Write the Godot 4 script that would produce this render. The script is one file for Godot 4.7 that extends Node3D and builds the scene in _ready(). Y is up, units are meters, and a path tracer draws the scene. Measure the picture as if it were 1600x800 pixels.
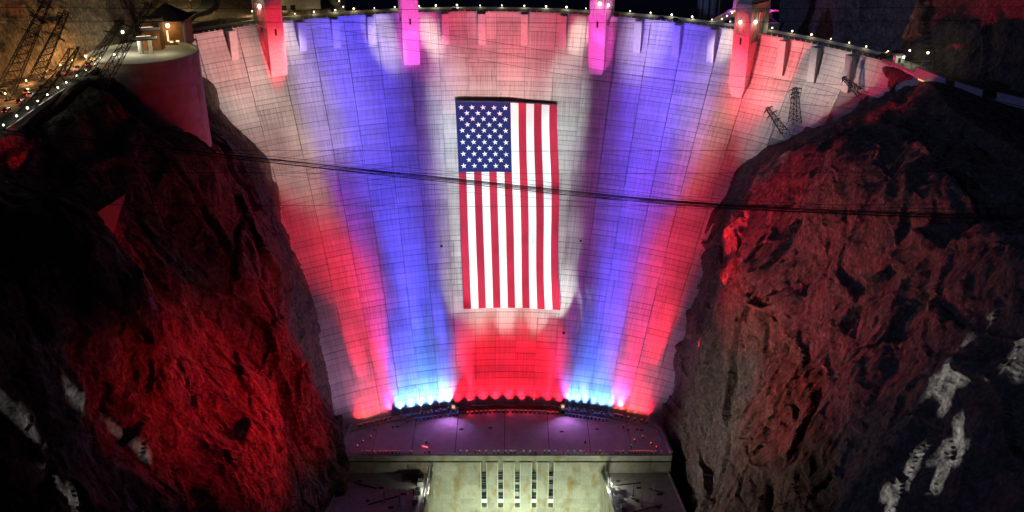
extends Node3D
# A concrete arch dam in a desert canyon at night, flooded with red, white and blue light; a large flag hangs on its face.

const TOE := -160.0
const DECK := -162.0
const FACADE := 148.6
var rng := RandomNumberGenerator.new()
var used := {}
var mats := {}
var floods := []

# ---------------------------------------------------------------- small helpers
class Shape:
	var v := PackedVector3Array()
	var n := PackedVector3Array()
	var uv := PackedVector2Array()
	var ix := PackedInt32Array()
	var has_n := false
	func quad(a: Vector3, b: Vector3, c: Vector3, d: Vector3, ua := Vector2.ZERO, ub := Vector2.ZERO, uc := Vector2.ZERO, ud := Vector2.ZERO) -> void:
		var k := v.size()
		v.append_array([a, b, c, d])
		uv.append_array([ua, ub, uc, ud])
		ix.append_array([k, k + 1, k + 2, k, k + 2, k + 3])
	func tri(a: Vector3, b: Vector3, c: Vector3) -> void:
		var k := v.size()
		v.append_array([a, b, c])
		uv.append_array([Vector2.ZERO, Vector2.ZERO, Vector2.ZERO])
		ix.append_array([k, k + 1, k + 2])
	func box(c: Vector3, s: Vector3, b := Basis.IDENTITY, top := 1.0) -> void:
		var h := s * 0.5
		var p := []
		for y in [-1.0, 1.0]:
			var t: float = top if y > 0 else 1.0
			for q in [[-1, -1], [1, -1], [1, 1], [-1, 1]]:
				p.append(c + b * Vector3(h.x * q[0] * t, h.y * y, h.z * q[1] * t))
		var e := [Vector2(0, 0), Vector2(1, 0), Vector2(1, 1), Vector2(0, 1)]
		for f in [[3, 2, 6, 7], [1, 0, 4, 5], [0, 3, 7, 4], [2, 1, 5, 6], [4, 7, 6, 5], [0, 1, 2, 3]]:
			quad(p[f[0]], p[f[1]], p[f[2]], p[f[3]], e[3], e[2], e[1], e[0])
	func tube(a: Vector3, b: Vector3, ra: float, rb := -1.0, sides := 6, caps := true) -> void:
		var r2 := ra if rb < 0 else rb
		var d := (b - a).normalized()
		var u := d.cross(Vector3.UP if absf(d.y) < 0.9 else Vector3.RIGHT).normalized()
		var w := u.cross(d)
		var k := v.size()
		for i in sides:
			var t := TAU * i / sides
			var o := u * cos(t) + w * sin(t)
			v.append_array([a + o * ra, b + o * r2])
			uv.append_array([Vector2(float(i) / sides, 0), Vector2(float(i) / sides, 1)])
		for i in sides:
			var j := (i + 1) % sides
			ix.append_array([k + 2 * i, k + 2 * j, k + 2 * j + 1, k + 2 * i, k + 2 * j + 1, k + 2 * i + 1])
		if caps:
			var m := v.size()
			v.append_array([a, b])
			uv.append_array([Vector2.ZERO, Vector2.ZERO])
			for i in sides:
				var j := (i + 1) % sides
				ix.append_array([m, k + 2 * j, k + 2 * i, m + 1, k + 2 * i + 1, k + 2 * j + 1])
	func ball(c: Vector3, r: float, rings := 6, seg := 8, low := -1.0) -> void:
		for i in rings:
			var a0 := lerpf(PI / 2 * low, PI / 2, float(i) / rings)
			var a1 := lerpf(PI / 2 * low, PI / 2, float(i + 1) / rings)
			for j in seg:
				var t0 := TAU * j / seg
				var t1 := TAU * (j + 1) / seg
				var p := func(a, t): return c + r * Vector3(cos(a) * cos(t), sin(a), cos(a) * sin(t))
				quad(p.call(a0, t0), p.call(a0, t1), p.call(a1, t1), p.call(a1, t0))
	func mesh(mat: Material) -> ArrayMesh:
		var arr := []
		arr.resize(Mesh.ARRAY_MAX)
		arr[Mesh.ARRAY_VERTEX] = v
		arr[Mesh.ARRAY_INDEX] = ix
		if uv.size() == v.size():
			arr[Mesh.ARRAY_TEX_UV] = uv
		if has_n:
			arr[Mesh.ARRAY_NORMAL] = n
		var m := ArrayMesh.new()
		m.add_surface_from_arrays(Mesh.PRIMITIVE_TRIANGLES, arr)
		m.surface_set_material(0, mat)
		return m

func numbered(called: String, parent: Node) -> String:
	var key := str(parent.get_instance_id()) + called
	var k: int = used.get(key, 0)
	used[key] = k + 1
	return called if k == 0 else "%s_%03d" % [called, k]

func put(called: String, m: Mesh, parent: Node = self) -> MeshInstance3D:
	var o := MeshInstance3D.new()
	o.name = numbered(called, parent)
	o.mesh = m
	parent.add_child(o, true)
	return o

func obj(called: String, s: Shape, mat: Material, parent: Node = self) -> MeshInstance3D:
	return put(called, s.mesh(mat), parent)

func tag(o: Node, label := "", category := "", group := "", kind := "") -> Node:
	if label: o.set_meta("label", label)
	if category: o.set_meta("category", category)
	if group: o.set_meta("group", group)
	if kind: o.set_meta("kind", kind)
	return o

func thing(called: String, label: String, category: String, at := Vector3.ZERO, group := "") -> Node3D:
	var o := Node3D.new()
	o.name = numbered(called, self)
	o.position = at
	add_child(o, true)
	tag(o, label, category, group)
	return o

const ORDINAL := ["first", "second", "third", "fourth", "fifth", "sixth", "seventh", "eighth", "ninth", "tenth", "eleventh", "twelfth", "thirteenth", "fourteenth", "fifteenth", "sixteenth", "seventeenth", "eighteenth", "nineteenth", "twentieth", "twenty-first", "twenty-second", "twenty-third", "twenty-fourth", "twenty-fifth", "twenty-sixth", "twenty-seventh", "twenty-eighth", "twenty-ninth", "thirtieth", "thirty-first", "thirty-second", "thirty-third", "thirty-fourth", "thirty-fifth"]

# ---------------------------------------------------------------- materials
func noise_tex(freq: float, octaves: int, lo: Color, hi: Color, sd: int, kind := FastNoiseLite.TYPE_SIMPLEX_SMOOTH, size := 512) -> NoiseTexture2D:
	var n := FastNoiseLite.new()
	n.noise_type = kind
	n.frequency = freq
	n.fractal_octaves = octaves
	n.seed = sd
	var t := NoiseTexture2D.new()
	t.width = size
	t.height = size
	t.seamless = true
	t.noise = n
	var g := Gradient.new()
	g.set_color(0, lo)
	g.set_color(1, hi)
	t.color_ramp = g
	return t

func bump_tex(freq: float, octaves: int, sd: int, ridged := false) -> NoiseTexture2D:
	var t := noise_tex(freq, octaves, Color.BLACK, Color.WHITE, sd)
	if ridged: t.noise.fractal_type = FastNoiseLite.FRACTAL_RIDGED
	return t

func mat(key: String, c: Color, rough := 0.85, metal := 0.0) -> StandardMaterial3D:
	if mats.has(key): return mats[key]
	var m := StandardMaterial3D.new()
	m.resource_name = key
	m.albedo_color = c.linear_to_srgb()
	m.roughness = rough
	m.metallic = metal
	m.metallic_specular = 0.3
	mats[key] = m
	return m

func glow(key: String, c: Color, e: float) -> StandardMaterial3D:
	var m := mat(key, c * 0.5)
	m.emission_enabled = true
	m.emission = c.linear_to_srgb()
	m.emission_energy_multiplier = e
	return m

func mottled(key: String, lo: Color, hi: Color, scale: float, sd: int, bump := 0.0) -> StandardMaterial3D:
	if mats.has(key): return mats[key]
	var m := mat(key, Color.WHITE)
	m.albedo_texture = noise_tex(0.012, 5, lo.linear_to_srgb(), hi.linear_to_srgb(), sd)
	m.uv1_triplanar = true
	m.uv1_world_triplanar = true
	m.uv1_scale = Vector3.ONE * scale
	if bump > 0:
		m.heightmap_enabled = true
		m.heightmap_scale = bump
		m.heightmap_texture = bump_tex(0.02, 5, sd + 5)
	return m

# a texture of poured concrete: faint lift lines across, board marks and drips down it
func concrete_image(w: int, h: int, lifts: float, sd: int, grime: float, columns: int) -> Image:
	var n := FastNoiseLite.new()
	n.seed = sd
	n.frequency = 0.006
	n.fractal_octaves = 4
	var n2 := FastNoiseLite.new()
	n2.seed = sd + 1
	n2.frequency = 0.06
	n2.fractal_octaves = 2
	var r := RandomNumberGenerator.new()
	r.seed = sd
	var streak := PackedFloat32Array()          # how much each column of pixels is streaked, per lift band
	streak.resize(w)
	var board := PackedFloat32Array()
	board.resize(w)
	for x in w:
		board[x] = r.randf_range(-1, 1) * 0.02
	var bands := int(lifts) + 1
	var line := PackedFloat32Array()
	line.resize(bands * (columns + 1))
	for i in line.size():
		line[i] = pow(r.randf(), 1.3)
	var patch := PackedFloat32Array()
	patch.resize(line.size())
	for i in patch.size():
		patch[i] = r.randf_range(-0.05, 0.05)
	var data := PackedByteArray()
	data.resize(w * h * 3)
	var k := 0
	var drip := PackedFloat32Array()
	drip.resize(w)
	for y in h:
		var by := y * lifts / h
		var band := int(by)
		var fy := (by - band) * h / lifts       # pixels below the lift line
		for x in w:
			var ci := band * (columns + 1) + x * columns / w
			if fy < 1.0 and line[ci] > 0.55:
				drip[x] = drip[x] * 0.5 + (0.34 * grime if r.randf() < 0.18 * line[ci] else 0.0)
			drip[x] *= 0.985
			var b := n.get_noise_2d(x * 1.2, y * 0.55) * 0.5
			var c := 0.44 + b * 0.20 * grime + board[x] + n2.get_noise_2d(x * 2.0, y * 0.25) * 0.06 + patch[ci]
			if fy < 2.0:
				c *= 1.0 - 0.36 * line[ci] * grime - 0.17 * grime
			c *= 1.0 - minf(drip[x], 0.55)
			c = clampf(c, 0.05, 0.8)
			var s := pow(c, 1.0 / 2.2) * 255.0
			data[k] = int(minf(s * 1.015, 255))
			data[k + 1] = int(s)
			data[k + 2] = int(s * 0.965)
			k += 3
	for q in int(150 * grime * grime):                      # long stains and pale seeps running down from the joints
		var x0 := int((r.randi_range(1, columns - 1) + (0.0 if r.randf() < 0.6 else r.randf_range(-0.4, 0.4))) * w / columns)
		var y0 := r.randi_range(0, int(h * 0.8))
		var len := r.randi_range(int(h * 0.02), int(h * 0.12))
		var wide := r.randi_range(1, 4) if r.randf() < 0.75 else r.randi_range(6, 26)
		var amount := r.randf_range(-0.4, -0.12) if r.randf() < 0.72 else r.randf_range(0.1, 0.3)
		if wide > 5: amount *= 0.45
		for y in range(y0, mini(y0 + len, h)):
			var fade := (1.0 - float(y - y0) / len) * minf(1.0, (y - y0 + 1) / 3.0)
			for x in range(maxi(x0 - wide / 2, 0), mini(x0 + wide / 2 + 1, w)):
				var m := 1.0 + amount * fade * (0.75 + 0.25 * board[x] * 50.0)
				var at := (y * w + x) * 3
				for c in 3: data[at + c] = clampi(int(data[at + c] * m), 0, 255)
	return Image.create_from_data(w, h, false, Image.FORMAT_RGB8, data)

# ---------------------------------------------------------------- the shape of the dam
func face_z(x: float, h: float) -> float:
	var t := clampf(h / 160.0, 0.0, 1.12)
	var r := 173.0 - 30.0 * t
	return 107.0 * pow(maxf(h, 0.0) / 160.0, 1.5) + r - sqrt(maxf(r * r - x * x, 25.0)) + (0.0611 - 0.1116 * t) * x

func face(xc: float, h: float, out := 0.0) -> Vector3:
	var x := xc * (1.0 - 0.42 * pow(maxf(h, 0.0) / 160.0, 1.25))
	return on_face(x, h, out)

func on_face(x: float, h: float, out := 0.0) -> Vector3:
	var p := Vector3(x, -h, face_z(x, h))
	if out != 0.0:
		p += face_normal(x, h) * out
	return p

func face_normal(x: float, h: float) -> Vector3:
	var a := Vector3(1.0, 0, face_z(x + 0.5, h) - face_z(x - 0.5, h))
	var b := Vector3(0, 1.0, face_z(x, maxf(h - 0.5, 0.0)) - face_z(x, maxf(h - 0.5, 0.0) + 1.0))
	return a.cross(b).normalized()

func crest(x: float, back: float, y: float) -> Vector3:   # a point on the crest, so far behind its downstream edge
	var s := face_z(x + 0.5, 0) - face_z(x - 0.5, 0)
	var up := Vector3(s, 0, -1).normalized()
	return Vector3(x, y, face_z(x, 0)) + up * back

func crest_basis(x: float) -> Basis:                       # x along the crest, z downstream
	var s := face_z(x + 0.5, 0) - face_z(x - 0.5, 0)
	var along := Vector3(1, 0, s).normalized()
	return Basis(along, Vector3.UP, along.cross(Vector3.UP))

const LEFT_CONTACT := [Vector2(20, -128), Vector2(0, -132), Vector2(-20.5, -132), Vector2(-30, -129), Vector2(-36, -125.6), Vector2(-41.4, -120.8), Vector2(-46.5, -115.8), Vector2(-53.8, -108.5), Vector2(-59.5, -106.9), Vector2(-72.2, -102.6), Vector2(-79.3, -98.3), Vector2(-85.1, -94.5), Vector2(-98.1, -89.6), Vector2(-105.8, -86.4), Vector2(-115.9, -82.4), Vector2(-124.3, -79.6), Vector2(-132.3, -78.1), Vector2(-139.2, -76), Vector2(-146, -73.8), Vector2(-154.7, -71.1), Vector2(-161.3, -67.1), Vector2(-200, -64)]
const RIGHT_CONTACT := [Vector2(20, 164), Vector2(0.4, 159), Vector2(-4.7, 156.3), Vector2(-11, 151.8), Vector2(-18.5, 145.9), Vector2(-27.2, 138.4), Vector2(-31.1, 132.3), Vector2(-40.1, 124.6), Vector2(-45.7, 118.7), Vector2(-50.1, 115.1), Vector2(-57, 108.8), Vector2(-65.9, 104.7), Vector2(-73.1, 101.4), Vector2(-80.4, 97.8), Vector2(-89.9, 94.7), Vector2(-96.8, 91.7), Vector2(-103.1, 90.6), Vector2(-111, 87.8), Vector2(-117.7, 84.5), Vector2(-124, 82.2), Vector2(-131.2, 81), Vector2(-138.3, 79.2), Vector2(-145.2, 78.2), Vector2(-152.1, 75.9), Vector2(-158.9, 74.1), Vector2(-200, 72)]

func contact(table: Array, y: float) -> float:
	for i in table.size() - 1:
		if y <= table[i].x and y >= table[i + 1].x:
			return lerpf(table[i].y, table[i + 1].y, (table[i].x - y) / (table[i].x - table[i + 1].x))
	return table[0].y if y > table[0].x else table[-1].y

# ---------------------------------------------------------------- rock
var rough_a := FastNoiseLite.new()
var rough_b := FastNoiseLite.new()
var rough_c := FastNoiseLite.new()
var rough_d := FastNoiseLite.new()
var rough_e := FastNoiseLite.new()
var edge_b: FastNoiseLite
var edge_c: FastNoiseLite

func prepare_rock() -> void:
	rough_a.noise_type = FastNoiseLite.TYPE_SIMPLEX_SMOOTH
	rough_a.frequency = 1.0 / 72.0
	rough_a.fractal_octaves = 3
	rough_a.seed = 7
	for q in [[rough_b, 30.0, 3, 4.0], [rough_c, 11.0, 11, 2.0], [rough_e, 4.2, 29, 1.0]]:         # blocks between joints: large, small, smallest
		var n: FastNoiseLite = q[0]
		n.noise_type = FastNoiseLite.TYPE_CELLULAR
		n.cellular_distance_function = FastNoiseLite.DISTANCE_HYBRID
		n.cellular_return_type = FastNoiseLite.RETURN_CELL_VALUE
		n.cellular_jitter = 1.0
		n.fractal_type = FastNoiseLite.FRACTAL_NONE
		n.frequency = 1.0 / q[1]
		n.domain_warp_enabled = true
		n.domain_warp_amplitude = q[3]
		n.domain_warp_frequency = 1.0 / q[1]
		n.domain_warp_fractal_type = FastNoiseLite.DOMAIN_WARP_FRACTAL_NONE
		n.seed = q[2]
	edge_b = rough_b.duplicate()
	edge_c = rough_c.duplicate()
	edge_b.cellular_return_type = FastNoiseLite.RETURN_DISTANCE2_SUB
	edge_c.cellular_return_type = FastNoiseLite.RETURN_DISTANCE2_SUB
	rough_d.noise_type = FastNoiseLite.TYPE_SIMPLEX
	rough_d.frequency = 1.0 / 24.0
	rough_d.fractal_octaves = 4
	rough_d.fractal_gain = 0.55
	rough_d.seed = 19

# how far the rock stands out: x for the great forms, y for the joints and small breaks
func relief(p: Vector3) -> Vector2:
	var big := rough_a.get_noise_3dv(Vector3(p.x, p.y * 0.4, p.z)) * 13.0
	var q := Vector3(p.x, p.y * 0.62 + p.z * 0.12, p.z)
	var cell := rough_b.get_noise_3dv(q)
	var inside := smoothstep(0.0, 0.16, edge_b.get_noise_3dv(q) + 1.0)     # 0 at the joints between blocks
	var small := (cell * 1.9 + rough_a.get_noise_3dv(q * 2.1 + Vector3(1, 2, 3) * cell * 400.0) * 2.8 + 0.9) * inside      # every block has a face of its own tilt
	q = Vector3(p.x, p.y * 0.66 - p.z * 0.2, p.z)
	cell = rough_c.get_noise_3dv(q)
	inside = smoothstep(0.0, 0.2, edge_c.get_noise_3dv(q) + 1.0)
	small += (cell * 0.8 + rough_a.get_noise_3dv(q * 5.0 + Vector3(3, 1, 2) * cell * 400.0) * 1.3 + 0.35) * inside
	small += rough_e.get_noise_3dv(Vector3(p.x, p.y * 0.75 + p.z * 0.15, p.z)) * 0.4
	small += rough_d.get_noise_3dv(Vector3(p.x, p.y * 0.7, p.z)) * 1.3
	return Vector2(big, small)

func spline(p: Array, t: float) -> Vector3:
	var n := p.size() - 1
	var f := clampf(t, 0, 1) * n
	var i := mini(int(f), n - 1)
	var a: Vector3 = p[maxi(i - 1, 0)]
	var b: Vector3 = p[i]
	var c: Vector3 = p[i + 1]
	var d: Vector3 = p[mini(i + 2, n)]
	return b.cubic_interpolate(c, a, d, f - i)

# a sheet of rock through rows of control points; amount(u, v, p) scales its relief; bump_at adds forms of its own
func rock_sheet(rows: Array, nu: int, nv: int, amount: Callable, extra = null) -> Shape:
	var s := Shape.new()
	var fine := []
	for row in rows:
		var len := [0.0]
		for i in row.size() - 1:
			len.append(len[-1] + row[i].distance_to(row[i + 1]))
		var line := PackedVector3Array()
		for j in nv + 1:
			var at: float = len[-1] * j / nv
			var i := 0
			while i < row.size() - 2 and len[i + 1] < at: i += 1
			var t: float = (i + clampf((at - len[i]) / maxf(len[i + 1] - len[i], 1e-5), 0, 1)) / (row.size() - 1)
			line.append(spline(row, t))
		fine.append(line)
	var base := PackedVector3Array()
	base.resize((nu + 1) * (nv + 1))
	for j in nv + 1:
		var column := []
		for line in fine: column.append(line[j])
		for i in nu + 1:
			base[i * (nv + 1) + j] = spline(column, float(i) / nu)
	s.v.resize(base.size())
	var w := nv + 1
	for i in nu + 1:
		for j in nv + 1:
			var k := i * w + j
			var du := base[mini(i + 1, nu) * w + j] - base[maxi(i - 1, 0) * w + j]
			var dv := base[i * w + mini(j + 1, nv)] - base[i * w + maxi(j - 1, 0)]
			var nn := dv.cross(du).normalized()
			var p := base[k]
			var share: float = amount.call(float(i) / nu, float(j) / nv, p)
			var rel := relief(p)
			var d := rel.x * share + rel.y * clampf(share * 5.0, 0.0, 1.0)
			if extra != null: d += extra.call(float(i) / nu, float(j) / nv, p)
			s.v[k] = p + nn * d
	s.ix.resize(nu * nv * 6)
	var c := 0
	for i in nu:
		for j in nv:
			var k := i * w + j
			s.ix[c] = k; s.ix[c + 1] = k + 1; s.ix[c + 2] = k + w + 1
			s.ix[c + 3] = k; s.ix[c + 4] = k + w + 1; s.ix[c + 5] = k + w
			c += 6
	return s

func rock_mat(key: String, lo: Color, hi: Color, sd: int) -> StandardMaterial3D:
	var m := mottled(key, lo, hi, 0.03, sd)
	m.roughness = 0.95
	m.detail_enabled = true
	m.detail_blend_mode = BaseMaterial3D.BLEND_MODE_MUL
	m.detail_uv_layer = BaseMaterial3D.DETAIL_UV_2
	m.uv2_triplanar = true
	m.uv2_world_triplanar = true
	m.uv2_scale = Vector3(0.07, 0.045, 0.07)
	m.detail_albedo = noise_tex(0.02, 5, Color(0.45, 0.43, 0.41), Color(1, 1, 1), sd + 3)
	m.heightmap_enabled = true
	m.heightmap_scale = 55.0
	m.heightmap_texture = bump_tex(0.02, 6, sd + 9)
	return m

# ---------------------------------------------------------------- the scene
func _ready() -> void:
	rng.seed = 41
	var cam := Camera3D.new()
	cam.name = "camera"
	cam.position = Vector3(7.777, 91.0, 506.63)
	cam.rotation_degrees = Vector3(-23.937, 0, 0)
	cam.fov = 28.86
	cam.near = 1.0
	cam.far = 6000.0
	add_child(cam)
	cam.current = true
	var env := Environment.new()
	env.background_mode = Environment.BG_SKY
	var sky := Sky.new()
	var sm := ProceduralSkyMaterial.new()
	sm.sky_top_color = Color(0.003, 0.0045, 0.013).linear_to_srgb()
	sm.sky_horizon_color = Color(0.003, 0.004, 0.010).linear_to_srgb()
	sm.ground_bottom_color = Color(0.002, 0.002, 0.003).linear_to_srgb()
	sm.ground_horizon_color = Color(0.004, 0.005, 0.008).linear_to_srgb()
	sm.sky_energy_multiplier = 1.0
	sky.sky_material = sm
	env.sky = sky
	env.tonemap_mode = Environment.TONE_MAPPER_LINEAR
	env.tonemap_exposure = 1.0
	env.sdfgi_enabled = true
	env.ssao_enabled = true
	env.ssil_enabled = true
	var we := WorldEnvironment.new()
	we.name = "night_air"
	we.environment = env
	add_child(we)
	var moon := DirectionalLight3D.new()
	moon.name = "moonlight"
	moon.light_color = Color(0.55, 0.65, 1.0)
	moon.light_energy = 0.11
	moon.light_angular_distance = 0.5
	moon.shadow_enabled = true
	add_child(moon)
	moon.look_at_from_position(Vector3.ZERO, Vector3(1.0, -0.30, -0.55))

	prepare_rock()
	build_ground()
	build_dam()
	build_towers()
	build_flag()
	build_powerhouse()
	build_floodlights()
	build_crest_lamps()
	build_left_bank()
	build_intakes()
	build_right_bank()
	build_pylons()
	build_cables()

func rows_of(a: Array) -> Array:
	return a

func sheet(called: String, rows: Array, nu: int, nv: int, amount: Callable, m: Material, extra = null) -> MeshInstance3D:
	return tag(obj(called, rock_sheet(rows, nu, nv, amount, extra), m), "", "", "", "structure")

func at_level(list: Array, z: float) -> Array:
	var out := []
	for p in list: out.append(Vector3(p[0], p[1], z))
	return out

func build_ground() -> void:
	var red_rock := rock_mat("canyon rock", Color(0.10, 0.068, 0.054), Color(0.25, 0.19, 0.155), 21)
	var pale_rock := rock_mat("pale rock", Color(0.26, 0.19, 0.12), Color(0.46, 0.36, 0.25), 31)
	# the two walls of the canyon below the dam
	var rows := []
	var first := []
	for p in LEFT_CONTACT:
		if p.x < -15: first.append(Vector3(p.y + (5.5 if p.x > -75 else 2.5), p.x, face_z(p.y, minf(-p.x, 165.0)) - 14.0))
	first.append(Vector3(-72, -215, 112))
	first.reverse()
	first.append(Vector3(-136, -12, 47))
	first.append(Vector3(-150, -6, 45))
	first.append(Vector3(-175, -5, 45))
	rows.append(first)
	var second := []
	for p in first: second.append(p + Vector3(-6.0, 0, 26))
	rows.append(second)
	for q in [[140, 0.0], [185, -2.0], [235, -3.0], [290, -2.0], [345, 0.0], [400, 4.0]]:
		var list := [[-62, -215], [-66, -185], [-68, -160], [-75, -139], [-81, -116], [-89, -98], [-96, -79], [-103, -58], [-112, -38], [-122, -22], [-134, -14], [-146, -4], [-150, 2], [-215, 2]]
		var row := []
		for p in list: row.append(Vector3(p[0] + q[1], p[1], q[0]))
		rows.append(row)
	var left_amount := func(_u: float, _v: float, p: Vector3) -> float:
		var k := clampf((p.z - 66.0 - maxf(0.0, -p.y - 40.0) * 0.52) / 38.0, 0.12, 1.0)
		if p.y > -7.0: k *= clampf((0.0 - p.y) / 7.0, 0.0, 1.0)
		k *= lerpf(1.0, clampf((p.z - 90.0) / 30.0, 0.25, 1.0), smoothstep(-80.0, -42.0, p.y))
		if p.y < -150.0 and p.z < 215.0: k *= 0.45
		return k
	sheet("canyon_cliff", rows, 540, 410, left_amount, red_rock, func(_u: float, _v: float, p: Vector3) -> float:
		var d := (p - Vector3(-119, -29, 137)) / Vector3(13, 13, 13)
		return 9.0 * exp(-d.length_squared()))
	rows = []
	first = []
	for p in RIGHT_CONTACT: first.append(Vector3(p.y - 2.5, p.x, face_z(minf(p.y, 168.0), clampf(-p.x, 0.0, 165.0)) - 14.0))
	first.append(Vector3(74, -215, 108))
	first.reverse()
	first[-1] = Vector3(168, 3.0, 100)
	first.append(Vector3(200, 3.0, 100))
	rows.append(first)
	second = []
	for p in first: second.append(p + Vector3(7.0, -1.5 if p.y > -45 else 0.0, 26))
	rows.append(second)
	for q in [[150, 4.0, -20.0], [190, 0.0, -12.0], [240, 2.0, -10.0], [290, 3.0, -9.0], [345, 2.0, -8.0], [400, 0.0, -8.0]]:
		var row := []
		for p in [[70, -215], [77, -185], [79, -160], [84, -131], [91, -103], [97, -80], [103, -60], [110, -42], [118, -25]]:
			row.append(Vector3(p[0] + q[1], p[1], q[0]))
		row.append(Vector3(126 + q[1], q[2], q[0]))
		row.append(Vector3(139 + q[1], lerpf(q[2], 2.0, 0.35), q[0]))
		row.append(Vector3(151 + q[1], lerpf(q[2], 2.0, 0.9), q[0]))
		row.append(Vector3(162 + q[1], 2.6, q[0]))
		row.append(Vector3(235, 2.6, q[0]))
		rows.append(row)
	var right_amount := func(_u: float, _v: float, p: Vector3) -> float:
		var k := clampf((p.z - 66.0 - maxf(0.0, -p.y - 40.0) * 0.52) / 38.0, 0.12, 1.0)
		if p.y > -8.0: k *= clampf((1.5 - p.y) / 9.5, 0.0, 1.0)
		k *= lerpf(1.0, clampf((p.z - 105.0) / 60.0, 0.1, 1.0), smoothstep(-80.0, -42.0, p.y))
		if p.y < -150.0 and p.z < 215.0: k *= 0.45
		return k
	sheet("canyon_cliff", rows, 540, 410, right_amount, red_rock)
	# the reservoir behind, the river below
	var water := mat("still dark water", Color(0.004, 0.007, 0.012), 0.08)
	water.metallic_specular = 0.22
	water.heightmap_enabled = true
	water.heightmap_scale = 10.0
	water.heightmap_texture = bump_tex(0.03, 3, 77)
	water.uv1_triplanar = true
	water.uv1_world_triplanar = true
	water.uv1_scale = Vector3.ONE * 0.05
	var s := Shape.new()
	s.quad(Vector3(-900, -22, -12), Vector3(900, -22, -12), Vector3(900, -22, -3000), Vector3(-900, -22, -3000))
	tag(obj("reservoir_water", s, water), "", "", "", "structure")
	s = Shape.new()
	s.quad(Vector3(-120, -208, 700), Vector3(120, -208, 700), Vector3(120, -208, 130), Vector3(-120, -208, 130))
	tag(obj("river_water", s, water), "", "", "", "structure")
	# hills round the reservoir
	rows = []
	for q in [[-0.2, 186, 108], [0.0, 164, 62], [0.2, 152, 15], [0.4, 160, -45], [0.6, 178, -110], [0.8, 240, -190], [1.0, 380, -300]]:
		rows.append([Vector3(q[1] - 4, -30, q[2]), Vector3(q[1] + 4, -5, q[2] - 4), Vector3(q[1] + 10, 22, q[2] - 8), Vector3(q[1] + 24, 50, q[2] - 14), Vector3(q[1] + 60, 85, q[2] - 30), Vector3(q[1] + 200, 120, q[2] - 60)])
	sheet("far_hillside", rows, 190, 130, func(_u, _v, _p): return 0.8, rock_mat("hill rock", Color(0.2, 0.17, 0.15), Color(0.44, 0.39, 0.36), 38))
	rows = []
	for q in [[166, 103], [168, 113], [175, 138], [188, 172], [212, 212], [250, 255]]:
		rows.append([Vector3(q[0] - 1, -4, q[1]), Vector3(q[0] + 1, 8, q[1] - 1), Vector3(q[0] + 5, 24, q[1] - 3), Vector3(q[0] + 9, 45, q[1] - 6), Vector3(q[0] + 20, 66, q[1] - 14), Vector3(q[0] + 60, 84, q[1] - 36), Vector3(q[0] + 160, 96, q[1] - 80)])
	rows.push_front([Vector3(195, -4, 80), Vector3(196, 8, 80), Vector3(198, 24, 78), Vector3(200, 45, 76), Vector3(210, 66, 72), Vector3(240, 84, 62), Vector3(330, 96, 40)])
	sheet("roadside_hill", rows, 170, 130, func(_u, v, _p): return 0.2 + 0.5 * clampf(v * 4.0, 0, 1), rock_mat("dark rock", Color(0.08, 0.055, 0.045), Color(0.19, 0.15, 0.125), 36))
	rows = []
	for q in [[-240, 275], [-205, 235], [-183, 178], [-173, 142], [-163, 108], [-158, 76], [-163, 34], [-190, -15], [-260, -60]]:
		rows.append([Vector3(q[0] + 2, -4, q[1]), Vector3(q[0], 7, q[1]), Vector3(q[0] - 3, 22, q[1] - 2), Vector3(q[0] - 6, 42, q[1] - 5), Vector3(q[0] - 14, 66, q[1] - 9), Vector3(q[0] - 60, 90, q[1] - 20), Vector3(q[0] - 160, 110, q[1] - 40)])
	rows.reverse()
	sheet("roadside_cliff", rows, 220, 130, func(_u, v, _p): return 0.12 + 0.5 * clampf(v * 3.0, 0, 1), pale_rock)
	# the shelf on which the left abutment's roads and buildings stand, and the rising ground behind the crest
	rows = []
	for x in [-176.0, -158.0, -146.0, -134.0, -122.0, -110.0, -98.0, -88.0, -78.0]:
		var c := crest(maxf(x, -146.0), 8.9, 0.4)
		c.x = minf(c.x, x) if x < -140 else c.x
		rows.append([c + Vector3(0, -34, 1), c, c + Vector3(-2, 1.0, -14), c + Vector3(-6, 3.0, -34), c + Vector3(-12, 9.0, -62), c + Vector3(-22, 26.0, -100), c + Vector3(-40, 52, -150)])
	sheet("rising_ground", rows, 120, 110, func(_u, v, _p): return 0.05 + 0.5 * clampf((v - 0.45) * 2.0, 0, 1), pale_rock)
	var dirt := mottled("packed ground", Color(0.13, 0.11, 0.085), Color(0.24, 0.2, 0.155), 0.05, 44)
	s = Shape.new()
	s.quad(Vector3(-215, 2.4, 260), Vector3(-149.5, 2.4, 260), Vector3(-149.5, 2.4, 128), Vector3(-215, 2.4, 128))
	s.quad(Vector3(-215, 2.4, 128), Vector3(-128, 2.4, 128), Vector3(-128, 2.4, 76), Vector3(-215, 2.4, 76))
	s.quad(Vector3(-215, 2.4, 76), Vector3(-138, 2.4, 76), Vector3(-141, 2.4, 46), Vector3(-215, 2.4, 46))
	tag(obj("shelf_ground", s, dirt), "", "", "", "structure")
	var asphalt := mottled("asphalt", Color(0.035, 0.035, 0.037), Color(0.075, 0.073, 0.07), 0.2, 51)
	ribbon("road", [Vector3(-151.2, 2.55, 230), Vector3(-152.6, 2.55, 190), Vector3(-153.6, 2.55, 150), Vector3(-156.5, 2.55, 120), Vector3(-155, 2.55, 95), Vector3(-147, 2.5, 74), Vector3(-141, 2.4, 60)], 5.0, asphalt)
	ribbon("road", [Vector3(-141, 2.6, 58), Vector3(-146, 3.0, 42), Vector3(-147, 3.6, 26), Vector3(-143, 4.6, 10), Vector3(-147, 7.0, -8), Vector3(-158, 10.5, -22)], 6.5, asphalt)
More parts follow.
